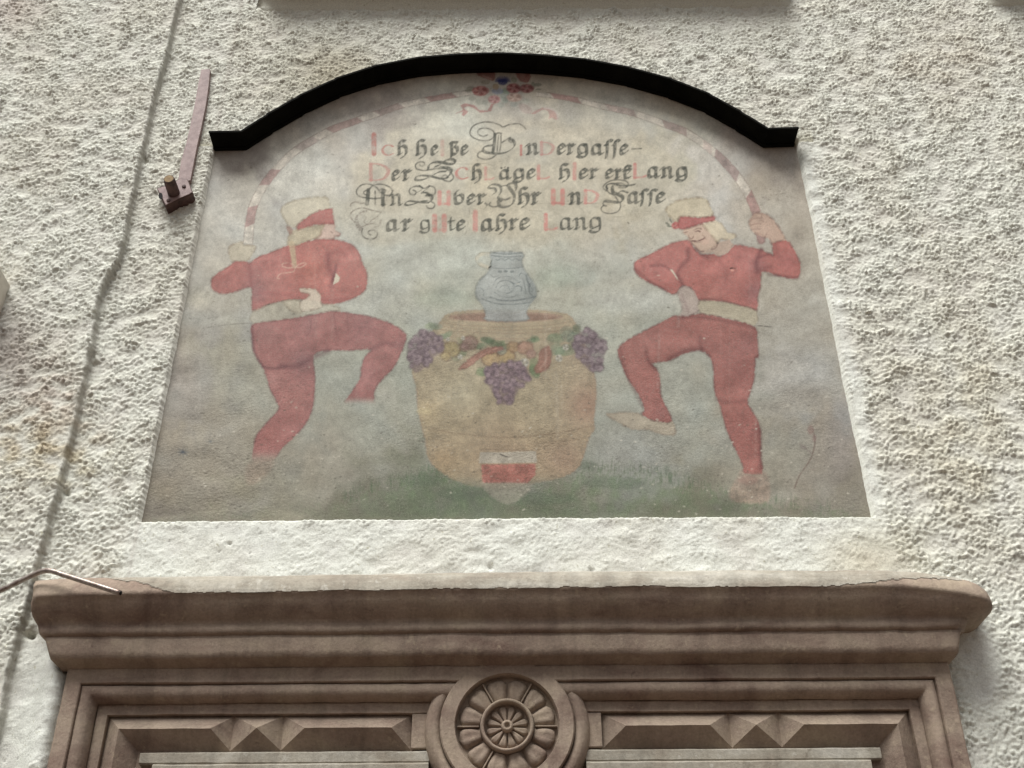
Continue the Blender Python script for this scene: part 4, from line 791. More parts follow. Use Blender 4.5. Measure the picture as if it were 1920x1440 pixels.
# drips and lime runs
for i in range(40):
    x = rr.uniform(300, 1600); y = rr.uniform(260, 760); h = rr.uniform(40, 160)
    line([(x, y), (x+rr.uniform(-3, 3), y+h)], rr.uniform(1.5, 6), (205, 202, 190), rr.uniform(.04, .12), 1, 2, 0, .3)
# muted tones, paler towards the top; then worn edges
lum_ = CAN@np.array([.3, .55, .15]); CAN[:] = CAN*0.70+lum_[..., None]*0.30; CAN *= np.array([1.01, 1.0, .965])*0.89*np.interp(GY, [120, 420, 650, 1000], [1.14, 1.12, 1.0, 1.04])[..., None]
ed = np.minimum(GX-(258+(978-GY)*0.205), (1636-(972-GY)*0.2)-GX); ed = np.minimum(ed, 974-GY)
put((0, CW, 0, CH), np.exp(-np.maximum(ed, 0)/7.0)*np.clip(.5+.4*NB[1], 0, 1), (112, 100, 92), .45)

def mural():
    dx = 0.00225
    XA = np.linspace(PL-0.004, PR+0.004, int((PR-PL)/dx))
    zt = hz.max()+0.01; z = ZB-0.004; ZA = [z]
    while z < zt:
        z += 0.0022+0.0010*(z-ZB)/(zt-ZB); ZA.append(z)
    ZA = np.array(ZA)
    Z, X = np.meshgrid(ZA, XA, indexing='ij'); nr, nc = X.shape
    n3 = fft_noise(nr, nc, .0026, .00225, .25, .3, .6, 61)
    Y = YREC + 0.0012*n3*0 + 0.0010*np.clip(n3, -1.5, 1.5)
    px, py = to_px(X, np.full_like(X, YREC), Z)
    u = np.clip(px-OX, 0, CW-1.001); v = np.clip(py-OY, 0, CH-1.001)
    iu = u.astype(int); iv = v.astype(int); fu = (u-iu)[..., None]; fv = (v-iv)[..., None]
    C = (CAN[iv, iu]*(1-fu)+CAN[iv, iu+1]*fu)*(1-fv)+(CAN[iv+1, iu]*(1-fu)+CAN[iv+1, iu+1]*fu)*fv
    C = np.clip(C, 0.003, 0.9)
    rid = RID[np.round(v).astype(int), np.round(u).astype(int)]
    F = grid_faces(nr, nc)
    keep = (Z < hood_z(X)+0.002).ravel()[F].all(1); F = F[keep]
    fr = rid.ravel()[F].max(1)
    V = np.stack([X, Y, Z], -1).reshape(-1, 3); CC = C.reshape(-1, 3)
    root = bpy.data.objects.new('wall_painting', None); root.location = (0.5*(PL+PR), 0, ZB); col.objects.link(root)
    root['label'] = 'faded fresco panel of two red-clad dancers, a barrel and old German verses'; root['category'] = 'mural'
    names = {0: ('painted_sky', 'pale grey and beige painted background'), 1: ('painted_dancer', 'left dancer in red seen from behind with blond braid'), 2: ('painted_dancer', 'right dancer in red facing front with tall cream hat'),
             3: ('painted_barrel', 'ochre wooden barrel'), 4: ('painted_jug', 'grey stoneware jug with blue-grey scrolls'), 5: ('painted_garland', 'garland of purple grapes, fruit and leaves'), 6: ('painted_hoop', 'red and white striped hoop'),
             7: ('painted_bouquet', 'bouquet of roses and a blue cornflower with ribbons'), 8: ('lettering', 'black and red blackletter verses'), 9: ('painted_shield', 'red and white shield'), 10: ('painted_meadow', 'dull green painted grass')}
    off = Vector(root.location)
    for k, (nm, lb) in names.items():
        f = F[fr == k]
        if not len(f): continue
        v_, f_, c_ = compact(V-np.array(off)[None], f, CC)
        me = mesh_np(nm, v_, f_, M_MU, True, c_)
        o = link(nm, me, root, lb)
mural()

# ------------------------------------------------------------------ black metal hood over the picture
def hood():
    n = 160; us = np.linspace(0, 1, n)
    s = np.concatenate([[0], np.cumsum(np.hypot(np.diff(hx), np.diff(hz)))]); s /= s[-1]
    us = np.unique(np.concatenate([us, s])); n = len(us)
    cx = np.interp(us, s, hx); cz = np.interp(us, s, hz)
    # soften the polyline on the arch but keep the two kinks
    for _ in range(6):
        c2 = cz.copy(); c2[1:-1] = (cz[:-2]+2*cz[1:-1]+cz[2:])/4
        m = (cx > hx[1]+.03) & (cx < hx[-2]-.03); cz = np.where(m, c2, cz)
    tx = np.gradient(cx); tz = np.gradient(cz); L = np.hypot(tx, tz); nx, nz = -tz/L, tx/L
    def sec(prof, name, parent, mat, closed=True):
        V = []; m = len(prof)
        for d, o in prof:
            w_ = 0.0007*np.array([mnoise.noise(Vector((a*9, d*30, 3))) for a in cx])
            V.append(np.stack([cx+nx*(o+w_), np.full(n, -d), cz+nz*(o+w_)], 1))
        V = np.concatenate(V); F = []
        for i in range(m):
            j = (i+1) % m
            a = np.arange(n-1); F.append(np.stack([i*n+a, i*n+a+1, j*n+a+1, j*n+a], 1))
        F = np.concatenate(F)
        me = mesh_np(name, V, F, mat, False)
        bm = bmesh.new(); bm.from_mesh(me); bmesh.ops.holes_fill(bm, edges=[e for e in bm.edges if e.is_boundary]); bmesh.ops.recalc_face_normals(bm, faces=bm.faces[:]); bm.to_mesh(me); bm.free()
        return link(name, me, parent)
    root = bpy.data.objects.new('arched_hood', None); col.objects.link(root)
    root['label'] = 'black arched sheet-metal rain hood above the fresco, flat at both ends'; root['category'] = 'hood'
    sec([(-0.02, 0.0), (HD-.003, 0.0), (HD-.003, .0035), (-0.02, .0035)], 'roof_sheet', root, M_HOOD)
    sec([(HD-.0028, -.003), (HD-.0003, -.003), (HD-.0003, .004), (HD-.0028, .004)], 'drip_edge', root, M_HOOD)
    sec([(-0.015, -.005), (-0.003, -.005), (-0.003, -.0005), (-.015, -.0005)], 'wall_flange', root, M_HOOD)
hood()

# ------------------------------------------------------------------ door surround
ds = bpy.data.objects.new('door_surround', None); ds.location = (0, 0, 0); col.objects.link(ds)
ds['label'] = 'carved brown stone door surround with heavy cornice and central rosette below the fresco'; ds['category'] = 'door surround'
def wear(V, amp, sc, seed=0):
    out = np.array(V, float)
    for i, v in enumerate(out):
        p = Vector(v)*sc+Vector((seed, 0, 0)); n_ = mnoise.noise_vector(p)+0.5*mnoise.noise_vector(p*3.1)
        out[i] += np.array(n_)*amp
    return out
def cornice():
    # photo row at mid-width, distance out from the wall, photo column of the left end / right end
    rows = [(1076, .00, 66, 1806), (1077, .05, 64, 1832), (1078, .125, 62, 1852), (1084, .139, 61, 1860), (1092, .146, 60, 1864), (1100, .150, 59, 1867), (1106, .151, 58, 1868), (1110, .147, 57, 1866), (1122, .141, 57, 1860), (1136, .131, 58, 1850),
            (1148, .120, 61, 1832), (1157, .110, 66, 1826), (1164, .103, 70, 1820), (1168, .1035, 71, 1819), (1174, .1045, 72, 1817), (1180, .1035, 74, 1815), (1185, .098, 78, 1811), (1187, .093, 82, 1806), (1189, .094, 84, 1804), (1194, .095, 86, 1803), (1215, .093, 90, 1801), (1227, .090, 93, 1800),
            (1231, .084, 97, 1798), (1238, .070, 104, 1792), (1246, .058, 112, 1784), (1251, .050, 116, 1780), (1253, .02, 116, 1780)]
    nx_ = 190; V = []
    for (py, d, pl, pr) in rows:
        zc = P(950, py, d).z; xl = P(pl, py+6, d).x; xr = P(pr, py-3, d).x
        rc = 0.055 if py < 1160 else (0.03 if py < 1186 else 0.008); rl = 0.02 if py < 1112 else 0.008
        rc = min(rc, max(d*0.8, 0.004)); rl = min(rl, max(d*.5, .003))
        pts = [(xl, 0.03)]
        for a in np.linspace(0, math.pi/2, 6): pts.append((xl+rl-rl*math.cos(a), -(d-rl+rl*math.sin(a))))
        for t in np.linspace(0, 1, nx_)[1:-1]: pts.append((xl+rl+(xr-rc-xl-rl)*t, -d))
        for a in np.linspace(0, math.pi/2, 12): pts.append((xr-rc+rc*math.sin(a), -(d-rc+rc*math.cos(a))))
        pts.append((xr, 0.03))
        for x, y in pts:
            dr = max(0, (x-(xr-.24))/.24)**2*(.034 if py < 1112 else .034*max(0, (1165-py)/53))
            dl = max(0, ((xl+.12)-x)/.12)**2*(.006 if py < 1112 else 0)
            V.append((x, y, zc+0.0045*math.sin(x*2.1+1)*(1 if py < 1112 else .25)-dr-dl))
    nc = len(V)//len(rows)
    V = wear(V, 0.0016, 22, 3); V = wear(V, 0.0022, 5, 9)
    link('cornice', mesh_np('cornice', V, grid_faces(len(rows), nc)[:, ::-1], M_ST, True), ds)
    # pale weathered nosing, its own layer of limewash on the lip
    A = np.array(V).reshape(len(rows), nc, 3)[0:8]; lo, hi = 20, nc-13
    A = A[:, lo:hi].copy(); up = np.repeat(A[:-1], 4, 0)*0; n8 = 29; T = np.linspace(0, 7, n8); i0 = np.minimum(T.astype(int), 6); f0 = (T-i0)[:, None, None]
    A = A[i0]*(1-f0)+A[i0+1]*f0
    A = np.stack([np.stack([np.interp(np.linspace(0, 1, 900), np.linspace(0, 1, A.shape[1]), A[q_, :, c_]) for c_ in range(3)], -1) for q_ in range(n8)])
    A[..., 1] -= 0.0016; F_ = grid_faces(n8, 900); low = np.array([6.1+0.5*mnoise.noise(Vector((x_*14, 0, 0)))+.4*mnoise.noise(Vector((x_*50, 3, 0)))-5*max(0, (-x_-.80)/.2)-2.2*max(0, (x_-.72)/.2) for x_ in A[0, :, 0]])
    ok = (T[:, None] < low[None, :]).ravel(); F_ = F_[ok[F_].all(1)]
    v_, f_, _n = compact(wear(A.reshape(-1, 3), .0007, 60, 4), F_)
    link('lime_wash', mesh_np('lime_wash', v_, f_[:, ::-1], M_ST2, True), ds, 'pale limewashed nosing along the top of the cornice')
cornice()
ZT = P(950, 1248, .055).z; XLf = P(122, 1285, .055).x; XRf = P(1781, 1262, .055).x; ZBT = 0.0
RC = P(951, 1362, .04); RU = (P(1048, 1362, .055).x-P(854, 1362, .055).x)/2
def cut_rosette(bm):
    kill = [f for f in bm.faces if math.hypot(f.calc_center_median().x-RC.x, f.calc_center_median().z-RC.z) < RU*1.13]
    bmesh.ops.delete(bm, geom=kill, context='FACES')
def oz(py, d): return ZT-P(950, py, d).z
def sweep(name, prof, mat, seed, zt=ZT, xl=XLf, xr=XRf, zb=ZBT, smooth=False, parent=ds, amp=.0008):
    seg = [(0, 70), (1, 420), (2, 70)]; V = []; nc = None
    for o, d in prof:
        A = [(xl+o, zb), (xl+o, zt-o), (xr-o, zt-o), (xr-o, zb)]; row = []
        for i, k in seg:
            for t in np.linspace(0, 1, k, endpoint=(i == 2)):
                if i == 0: t = t**0.5
                if i == 2: t = t**2
                row.append((A[i][0]+(A[i+1][0]-A[i][0])*t, -d, A[i][1]+(A[i+1][1]-A[i][1])*t))
        nc = len(row); V += row
    V = wear(V, amp, 25, seed); V = wear(V, .0012, 6, seed+5)
    me = mesh_np(name, V, grid_faces(len(prof), nc), mat, smooth)
    bm = bmesh.new(); bm.from_mesh(me); bmesh.ops.recalc_face_normals(bm, faces=bm.faces[:]); cut_rosette(bm); bm.to_mesh(me); bm.free()
    if smooth:
        for p_ in me.polygons: p_.use_smooth = True
    return link(name, me, parent)
o1 = oz(1276, .055); o2 = oz(1280, .050); o3 = oz(1300, .047); o4 = oz(1309, .036); o5 = oz(1315, .021); o6 = oz(1336, .020)
sweep('outer_band', [(-.0, -.02), (-.002, .052), (.002, .055), (o1-.002, .055), (o1, .053), (o1+.001, .044), (o1+.001, .0)], M_ST, 1)
sweep('roll_moulding', [(o1-.003, .0), (o1-.001, .040), (o2+.001, .049), (o2+.010, .0515), (o3-.004, .050), (o3+.003, .044), (o4, .035), (o4+.004, .027), (o5, .020), (o5+.002, .0)], M_ST, 2, smooth=True)
sweep('fillet', [(o5-.003, .0), (o5, .0195), (o5+.001, .021), (o6-.001, .021), (o6, .019), (o6, -.002)], M_ST, 3)
# ground of the ornament band
Z1 = P(950, 1340, .004).z; Z2 = P(950, 1405, .004).z; XPL = XLf+o6; XPR = XRf-o6
BW = Z1-Z2
sweep('band_ground', [(o6-.004, .004), (o6+BW+.03, .004), (o6+BW+.06, .0)], M_ST, 4)
def box_mesh(name, x0, x1, z0, z1, d0, d1, mat, parent, bevel=.002, seed=0, amp=.0006, sub=0.03):
    nx_ = max(2, int((x1-x0)/sub)+1); bm = bmesh.new()
    xs = np.linspace(x0, x1, nx_); rings = []
    for x in xs:
        rings.append([bm.verts.new((x, -d, z)) for d, z in ((d0, z0), (d1-bevel, z0), (d1, z0+bevel), (d1, z1-bevel), (d1-bevel, z1), (d0, z1))])
    for a, b in zip(rings[:-1], rings[1:]):
        for i in range(6): bm.faces.new((a[i], a[(i+1) % 6], b[(i+1) % 6], b[i]))
    bm.faces.new(rings[0]); bm.faces.new(rings[-1][::-1])
    for v in bm.verts:
        n_ = mnoise.noise_vector(v.co*25+Vector((seed, 0, 0))); v.co += n_*amp
    return link(name, from_bm(name, bm, mat), parent)
# diamond-point blocks
DR, DB = .043, .005
def diamond(x0, x1, xa, xb, z0=Z2, z1=Z1, parent=ds):
    zm = (z0+z1)/2; bm = bmesh.new()
    n_ = 14; top = []; bot = []; rid_ = []
    def wv(p): 
        q_ = Vector(p); return bm.verts.new(q_+mnoise.noise_vector(q_*30)*.0009)
    xs0 = np.linspace(x0, x1, n_); xr_ = np.linspace(xa, xb, n_)
    for a, b in zip(xs0, xr_):
        top.append(wv((a, -DB, z1))); bot.append(wv((a, -DB, z0)))
        rid_.append(wv((b, -DR+abs(mnoise.noise(Vector((b*40, 2, 1))))*.0018, zm)) if xa < xb else None)
    if xa < xb:
        for i in range(n_-1):
            bm.faces.new((top[i], top[i+1], rid_[i+1], rid_[i])); bm.faces.new((bot[i+1], bot[i], rid_[i], rid_[i+1]))
        bm.faces.new((top[0], rid_[0], bot[0])); bm.faces.new((top[-1], bot[-1], rid_[-1]))
    else:
        ap = wv((xa, -DR, zm))
        for i in range(n_-1):
            bm.faces.new((top[i], top[i+1], ap)); bm.faces.new((bot[i+1], bot[i], ap))
        bm.faces.new((top[0], ap, bot[0])); bm.faces.new((top[-1], bot[-1], ap))
    return link('diamond_block', from_bm('diamond_block', bm, M_ST), parent)
def PX(px, d=.02): return P(px, 1375, d).x
x433, x480, x527, x772 = PX(433), PX(480, DR), PX(527), PX(771, .006)
diamond(x433, x527, x480, x480); diamond(x527, x772, PX(570, DR), PX(733, DR))
y1128, y1372, y1420, y1466 = PX(1129, .006), PX(1372), PX(1420, DR), PX(1466)
diamond(y1128, y1372, PX(1175, DR), PX(1333, DR)); diamond(y1372, y1466, y1420, y1420)
def corner_block(side):
    # long block mitred round the corner and running down the jamb
    zm = (Z1+Z2)/2; h = (Z1-Z2)/2; bm = bmesh.new()
    if side < 0: xo, xi, xm, xe, xr_ = XPL, XPL+BW, XPL+h, x433, PX(393, DR)
    else: xo, xi, xm, xe, xr_ = XPR, XPR-BW, XPR-h, y1466, PX(1510, DR)
    zl, zr = 1.85, 1.85+h
    def vv(x, d, z):
        p = Vector((x, -d, z)); return p+mnoise.noise_vector(p*30)*.0009
    k = 16
    def strip(A, B, C, D):
        # quad A-B (edge 1) to D-C (edge 2), cut along its length
        a = [bm.verts.new(vv(*(A[i]+(B[i]-A[i])*t for i in range(3)))) for t in np.linspace(0, 1, k)]
        b = [bm.verts.new(vv(*(D[i]+(C[i]-D[i])*t for i in range(3)))) for t in np.linspace(0, 1, k)]
        for i in range(k-1): bm.faces.new((a[i], a[i+1], b[i+1], b[i]))
    strip((xo, DB, Z1), (xe, DB, Z1), (xr_, DR, zm), (xm, DR, zm))
    strip((xi, DB, Z2), (xe, DB, Z2), (xr_, DR, zm), (xm, DR, zm))
    strip((xo, DB, Z1), (xo, DB, zl), (xm, DR, zr), (xm, DR, zm))
    strip((xi, DB, Z2), (xi, DB, zl), (xm, DR, zr), (xm, DR, zm))
    def vn(x, d, z): return bm.verts.new(vv(x, d, z))
    bm.faces.new((vn(xe, DB, Z1), vn(xe, DB, Z2), vn(xr_, DR, zm))); bm.faces.new((vn(xo, DB, zl), vn(xi, DB, zl), vn(xm, DR, zr)))
    bmesh.ops.remove_doubles(bm, verts=bm.verts[:], dist=.0006)
    link('diamond_block', from_bm('diamond_block', bm, M_ST), ds)
corner_block(-1); corner_block(1)
for sx in (XPL, XPR-BW):          # blocks lower on the jambs
    for (a, b) in ((.1, .95), (.97, 1.83)):
        bm = bmesh.new(); q1 = [bm.verts.new(p) for p in ((sx, -DB, a), (sx+BW, -DB, a), (sx+BW, -DB, b), (sx, -DB, b))]
        r1 = bm.verts.new((sx+BW/2, -DR, a+BW/2)); r2 = bm.verts.new((sx+BW/2, -DR, b-BW/2))
        bm.faces.new((q1[0], q1[1], r1)); bm.faces.new((q1[1], q1[2], r2, r1)); bm.faces.new((q1[2], q1[3], r2)); bm.faces.new((q1[3], q1[0], r1, r2))
        link('diamond_block', from_bm('diamond_block', bm, M_ST), ds)
# fillets beside the rosette
box_mesh('fillet_end', x772+.002, PX(824), Z2-.002, P(950, 1337, .02).z, -.002, .0205, M_ST, ds)
box_mesh('fillet_end', PX(1078), y1128-.002, Z2-.002, P(950, 1337, .02).z, -.002, .0205, M_ST, ds)
# inner lintel: three stepped strips, then the door leaf with its transom
ZI = P(950, 1406, .022).z; XIL, XIR = XPL+BW, XPR-BW
ZI2 = P(950, 1428, .024).z
GX_ = RU*158/97*.93
for q_, (xa_, xb_) in enumerate(((P(262, 1420, .022).x, RC.x-GX_), (RC.x+GX_, XIR-.004))): box_mesh('lintel_strip', xa_, xb_, ZI2, ZI, -.01, .022, M_ST2, ds, .003, 4+q_, .0012, .012)
for q_, (xa_, xb_) in enumerate(((P(285, 1440, .03).x, RC.x-GX_), (RC.x+GX_, XIR-.03))): box_mesh('lintel_strip', xa_, xb_, ZI2-.09, ZI2-.0015, -.01, .030, M_ST2, ds, .004, 8+q_, .0012, .012)
box_mesh('jamb_strip', XIL+.004, XIL+.05, 0.0, ZI2-.093, -.01, .022, M_ST, ds, .003, 4); box_mesh('jamb_strip', XIR-.05, XIR-.004, 0.0, ZI2-.093, -.01, .022, M_ST, ds, .003, 4)

# --- rosette
def rosette():
    c = P(951, 1362, .04); CX, CZ = c.x, c.z
    u = (P(1048, 1362, .055).x-P(854, 1362, .055).x)/2        # inner radius of the flat ring
    root = None
    def lathe(name, prof, mat, parent, seg=96, smooth=True, amp=.0006):
        V = []
        for r, d in prof:
            for k_ in range(seg):
                a = 2*math.pi*k_/seg; V.append((CX+r*math.cos(a), -d, CZ+r*math.sin(a)))
        V = wear(V, amp, 30, 2)
        F = []
        for i in range(len(prof)-1):
            for k_ in range(seg):
                F.append((i*seg+k_, i*seg+(k_+1) % seg, (i+1)*seg+(k_+1) % seg, (i+1)*seg+k_))
        me = mesh_np(name, V, np.array(F), mat, smooth)
        bm = bmesh.new(); bm.from_mesh(me); bmesh.ops.recalc_face_normals(bm, faces=bm.faces[:]); bm.to_mesh(me); bm.free()
        return link(name, me, parent)
    R1, R2, R3 = u, u*127/97, u*158/97
    ros = lathe('rosette', [(R1*.998, .010), (R1, .050), (R1+.002, .0565), (R2-.003, .0565), (R2, .052), (R2, .040)], M_ST, ds, smooth=False)
    ros['label'] = 'round carved flower rosette in the middle of the lintel'
    lathe('ring_moulding', [(R2+.0005, .038), (R2+.004, .045), (R2+(R3-R2)*.35, .048), (R2+(R3-R2)*.6, .044), (R2+(R3-R2)*.85, .034), (R3-.002, .024), (R3, .016), (R3, 0)], M_ST, ros)
    lathe('ground', [(.002, .030), (R1*.5, .030), (R1*1.0, .030)], M_ST, ros)
    r_in = u*.44; r_o = u*.53
    lathe('inner_ring', [(r_in, .028), (r_in+.001, .050), ((r_in+r_o)/2, .0555), (r_o-.001, .050), (r_o, .028)], M_ST, ros)
    lathe('button', [(.001, .043), (u*.045, .042), (u*.055, .049), (u*.085, .050), (u*.115, .046), (u*.12, .03)], M_ST, ros, 32)
    def petal(a0, ri, ro, half, d0, bulge, seed, nr=11, na=9, name='petal'):
        V = []
        for i in range(nr):
            t = i/(nr-1); r = ri+(ro-ri)*t
            e = max(0, 1-max(0, (t-.66)/.34)**2.6)**.5                # rounded tip
            wdt = half*(0.90+.10*min(1, t/.4))*e
            # width in metres stays between neighbours
            for j in range(na):
                s = -1+2*j/(na-1); a = a0+s*wdt
                dz = bulge*(1-s*s*s*s)*(0.45+.55*math.sin(math.pi*min(1, t*.9+.05)))*(e**.5 if e > 0 else 0)
                cup = -.25*bulge*math.exp(-(s/.35)**2)*math.sin(math.pi*t)
                V.append((CX+r*math.cos(a), -(d0+dz+cup), CZ+r*math.sin(a)))
        V = wear(V, .0009, 45, seed)
        me = mesh_np(name, V, grid_faces(nr, na), M_ST, True)
        bm = bmesh.new(); bm.from_mesh(me); bmesh.ops.recalc_face_normals(bm, faces=bm.faces[:])
        if sum((f.normal.y*f.calc_area()) for f in bm.faces) > 0: bmesh.ops.reverse_faces(bm, faces=bm.faces[:])
        bm.to_mesh(me); bm.free()
        return link(name, me, ros)
    for k_ in range(12): petal(R_(15+30*k_), r_o+.001, R1*.965, R_(14.5), .031, .015, k_*7)
    for k_ in range(12): petal(R_(15+30*k_+(0 if k_ % 2 else 0)), u*.12, r_in*.96, R_(13.8), .031, .010, 100+k_*5, 9, 7, 'small_petal')
    for k_ in (0, 60, 120, 180, 240):          # thin leaf ribs between petals
        a = R_(k_); t1 = .0022; bm = bmesh.new(); n_ = Vector((-math.sin(a), 0, math.cos(a))); e = Vector((math.cos(a), 0, math.sin(a))); cc = Vector((CX, 0, CZ))
        pr_ = []
        for r in np.linspace(r_o+.002, R1*.97, 8):
            w_ = t1*(1.2 if r > R1*.6 else .8)
            pr_.append([bm.verts.new(cc+e*r+n_*q_*w_+Vector((0, -d, 0))) for q_, d in ((-1.3, .028), (-.5, .043), (.5, .043), (1.3, .028))])
        for A, B in zip(pr_[:-1], pr_[1:]):
            for i in range(3): bm.faces.new((A[i], A[i+1], B[i+1], B[i]))
        bm.faces.new(pr_[-1])
        link('rib', from_bm('rib', bm, M_ST), ros)
rosette()
# door leaf, far below the frame of the picture
def door():
    root = bpy.data.objects.new('house_door', None); col.objects.link(root)
    root['label'] = 'plain brown wooden door inside the carved stone surround'; root['category'] = 'door'
    mw = mat_simple('brown_door_wood', (96, 70, 50), .6, 0, (70, 50, 36), 12, .3)
    zt = ZI2-.095; x0, x1 = XIL+.052, XIR-.052
    box_mesh('door_panel', x0, -.004, .02, zt, -.02, .004, mw, root); box_mesh('door_panel', .004, x1, .02, zt, -.02, .004, mw, root)
    box_mesh('handle', .03, .16, 1.02, 1.045, .004, .05, M_TUBE, root)
door()

# ------------------------------------------------------------------ small things on the wall
def tube(name, pts, r, mat, parent=None, seg=14, caps=True):
    pts = [Vector(p) for p in crom([tuple(p) for p in pts], 5, False)]; bm = bmesh.new(); rings = []
    up = Vector((0, 1, 0))
    for i, p in enumerate(pts):
        t = (pts[min(i+1, len(pts)-1)]-pts[max(i-1, 0)]).normalized(); a = t.cross(up).normalized(); b = t.cross(a)
        rings.append([bm.verts.new(p+(a*math.cos(q_)+b*math.sin(q_))*r) for q_ in np.linspace(0, 2*math.pi, seg, endpoint=False)])
    for A, B in zip(rings[:-1], rings[1:]):
        for i in range(seg): bm.faces.new((A[i], A[(i+1) % seg], B[(i+1) % seg], B[i]))
    if caps: bm.faces.new(rings[0]); bm.faces.new(rings[-1][::-1])
    return link(name, from_bm(name, bm, mat, True), parent)
def bent_tube():
    root = bpy.data.objects.new('bent_tube', None); col.objects.link(root)
    root['label'] = 'thin bent steel tube reaching over the left end of the cornice'; root['category'] = 'tube'
    a = P(-140, 1170, .02); pts = [Vector((a.x, .0, a.z)), P(-60, 1135, .10), P(0, 1108, .13), P(35, 1091, .145), P(66, 1076, .155), P(82, 1070.5, .16), P(98, 1071, .165), P(120, 1078, .17), P(170, 1094, .185), P(226, 1112, .20)]
    tube('pipe', pts, .0058, M_TUBE, root)
    e = pts[-1]; d = (pts[-1]-pts[-2]).normalized()
    tube('hollow_end', [e-d*.001, e+d*.0006, e+d*.0012], .0042, M_BLACK, root)
bent_tube()
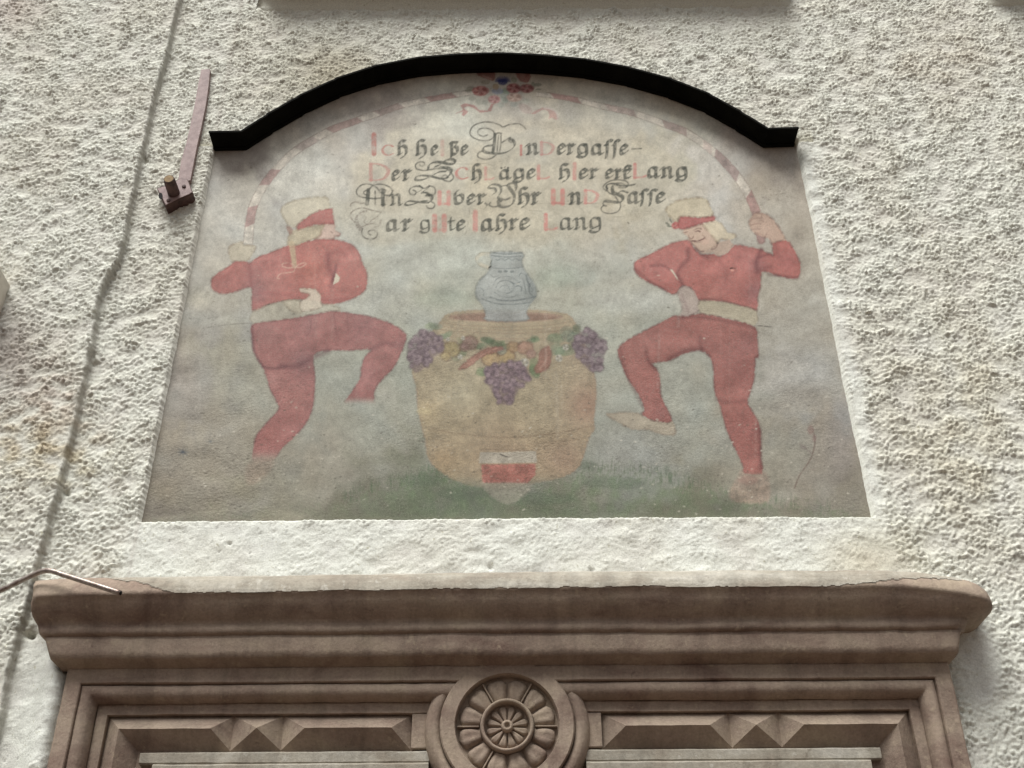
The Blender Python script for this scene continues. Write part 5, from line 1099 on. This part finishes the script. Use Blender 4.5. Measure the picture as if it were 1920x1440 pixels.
def bracket():
    root = bpy.data.objects.new('iron_bracket', None); root.location = P(330, 360, 0); col.objects.link(root)
    root['label'] = 'old mauve-brown iron bracket with long flat strap left of the fresco'; root['category'] = 'bracket'
    L0 = Vector(root.location)
    def prism(name, poly, d0, d1, mat, bevel=.0012):
        bm = bmesh.new(); f = [bm.verts.new(Vector((p.x, -d1, p.z))-L0) for p in poly]; b = [bm.verts.new(Vector((p.x, -d0, p.z))-L0) for p in poly]
        n_ = len(poly); bm.faces.new(f); bm.faces.new(b[::-1])
        for i in range(n_): bm.faces.new((f[i], b[i], b[(i+1) % n_], f[(i+1) % n_]))
        return link(name, from_bm(name, bm, mat, False, bevel), root)
    prism('strap', [P(x, y, .016) for x, y in ((377.5, 130), (394, 129), (391, 160), (386, 195), (377, 240), (370, 270), (357, 338), (333, 343), (340, 300), (350, 265), (358, 230), (366, 190), (372, 155))], -.004, .016, M_IRON)
    prism('mounting_plate', [P(x, y, .034) for x, y in ((294, 353), (318, 345), (338, 334), (352, 336), (362, 361), (355, 366), (333, 374), (310, 386))], -.004, .034, M_RUST, .002)
    prism('plate_face', [P(x, y, .037) for x, y in ((295, 353.5), (318, 346), (338, 335), (351, 337), (360, 360), (354, 364), (333, 372), (311, 384))], .0345, .037, M_IRON, .001)
    prism('bolt_hole', [P(301+4*math.cos(a), 367+6*math.sin(a), .0385) for a in np.linspace(0, 6.28, 9)[:-1]], .0372, .0385, M_BLACK, 0)
    for q_, (bx_, by_) in enumerate(((345, 350), (316, 376))):
        c0 = P(bx_, by_, .037); bm = bmesh.new(); rg = []
        for d_, r_ in ((.0365, .006), (.0395, .006), (.041, .0035)):
            rg.append([bm.verts.new(Vector((c0.x+r_*math.cos(a_), -d_, c0.z+r_*math.sin(a_)))-L0) for a_ in np.linspace(0, 2*math.pi, 10, endpoint=False)])
        for A, B in zip(rg[:-1], rg[1:]):
            for i in range(10): bm.faces.new((A[i], A[(i+1) % 10], B[(i+1) % 10], B[i]))
        bm.faces.new(rg[-1]); link('bolt_head', from_bm('bolt_head', bm, M_RUST), root)
    b0 = P(326, 362, .037)
    bm = bmesh.new(); n_ = 16
    for a_, (d_, r_) in enumerate(((.036, .0165), (.098, .0155))): pass
    rg = []
    for d_, r_ in ((.036, .0175), (.09, .0165), (.096, .0150)):
        rg.append([bm.verts.new(Vector((b0.x+r_*math.cos(q_), -d_, b0.z+r_*math.sin(q_)))-L0) for q_ in np.linspace(0, 2*math.pi, n_, endpoint=False)])
    for A, B in zip(rg[:-1], rg[1:]):
        for i in range(n_): bm.faces.new((A[i], A[(i+1) % n_], B[(i+1) % n_], B[i]))
    bm.faces.new(rg[0]); bm.faces.new(rg[-1][::-1])
    link('peg', from_bm('peg', bm, M_RUST), root)
    bm = bmesh.new(); f = [bm.verts.new(Vector((b0.x+.0135*math.cos(q_), -.0968, b0.z+.0135*math.sin(q_)))-L0) for q_ in np.linspace(0, 2*math.pi, n_, endpoint=False)]; bm.faces.new(f)
    g_ = bmesh.ops.extrude_face_region(bm, geom=bm.faces[:]); bmesh.ops.translate(bm, vec=(0, .0009, 0), verts=[v for v in g_['geom'] if isinstance(v, bmesh.types.BMVert)])
    link('peg_end', from_bm('peg_end', bm, M_RUSTL), root)
bracket()
def white_box():
    p = P(13, 500, .14); q2 = P(0, 560, .06); bm = bmesh.new()
    x1 = P(27, 540, 0).x; x0 = x1-.42; zt = p.z+.03; zb = p.z-.07
    prof = [(-.03, zt), (.10, zt), (.14, zt-.035), (.145, zt-.06), (.11, zb+.02), (.09, zb), (-.03, zb)]
    A = [bm.verts.new((x1, -d, z)) for d, z in prof]; B = [bm.verts.new((x0, -d, z)) for d, z in prof]; n_ = len(prof)
    bm.faces.new(A); bm.faces.new(B[::-1])
    for i in range(n_): bm.faces.new((A[i], B[i], B[(i+1) % n_], A[(i+1) % n_]))
    link('wall_box', from_bm('wall_box', bm, M_WHITE, False, .004), None, 'white box-shaped fitting cut off by the left edge of the photo', 'fitting')
white_box()
def sill(px0, px1, lab):
    a = P(px0, 12, 0); b = P(px1, 12, 0) if px1 < 1921 else None; x0 = a.x; x1 = b.x if b else a.x+.95; z = P(950, 12, 0).z
    prof = [(-.02, z-.03), (.003, z-.012), (.0055, z+.002), (.010, z+.014), (.022, z+.030), (.042, z+.040), (.07, z+.045), (.09, z+.047), (.094, z+.052), (.094, z+.10), (.088, z+.106), (-.02, z+.125)]
    nx_ = 60; V = []
    for d, zz in prof:
        for x in np.linspace(x0, x1, nx_): V.append((x, -(d if d < 0 else d*float(smooth01((x-x0)/.07))*float(smooth01((x1-x)/.07))), zz))
    V = wear(V, .0012, 14, 5); n_ = len(prof)
    me = mesh_np('window_sill', V, grid_faces(n_, nx_), M_PL, True, np.tile(lin((214, 214, 200)), (len(V), 1)))
    bm = bmesh.new(); bm.from_mesh(me); bmesh.ops.holes_fill(bm, edges=[e for e in bm.edges if e.is_boundary]); bmesh.ops.recalc_face_normals(bm, faces=bm.faces[:]); bm.to_mesh(me); bm.free()
    link('window_sill', me, None, lab, 'window sill', 'plastered sills along the top edge of the photo')
sill(480, 1498, 'long plastered window sill underside above the arched hood')
sill(1842, 2400, 'plastered window sill underside cut off at the top right corner')
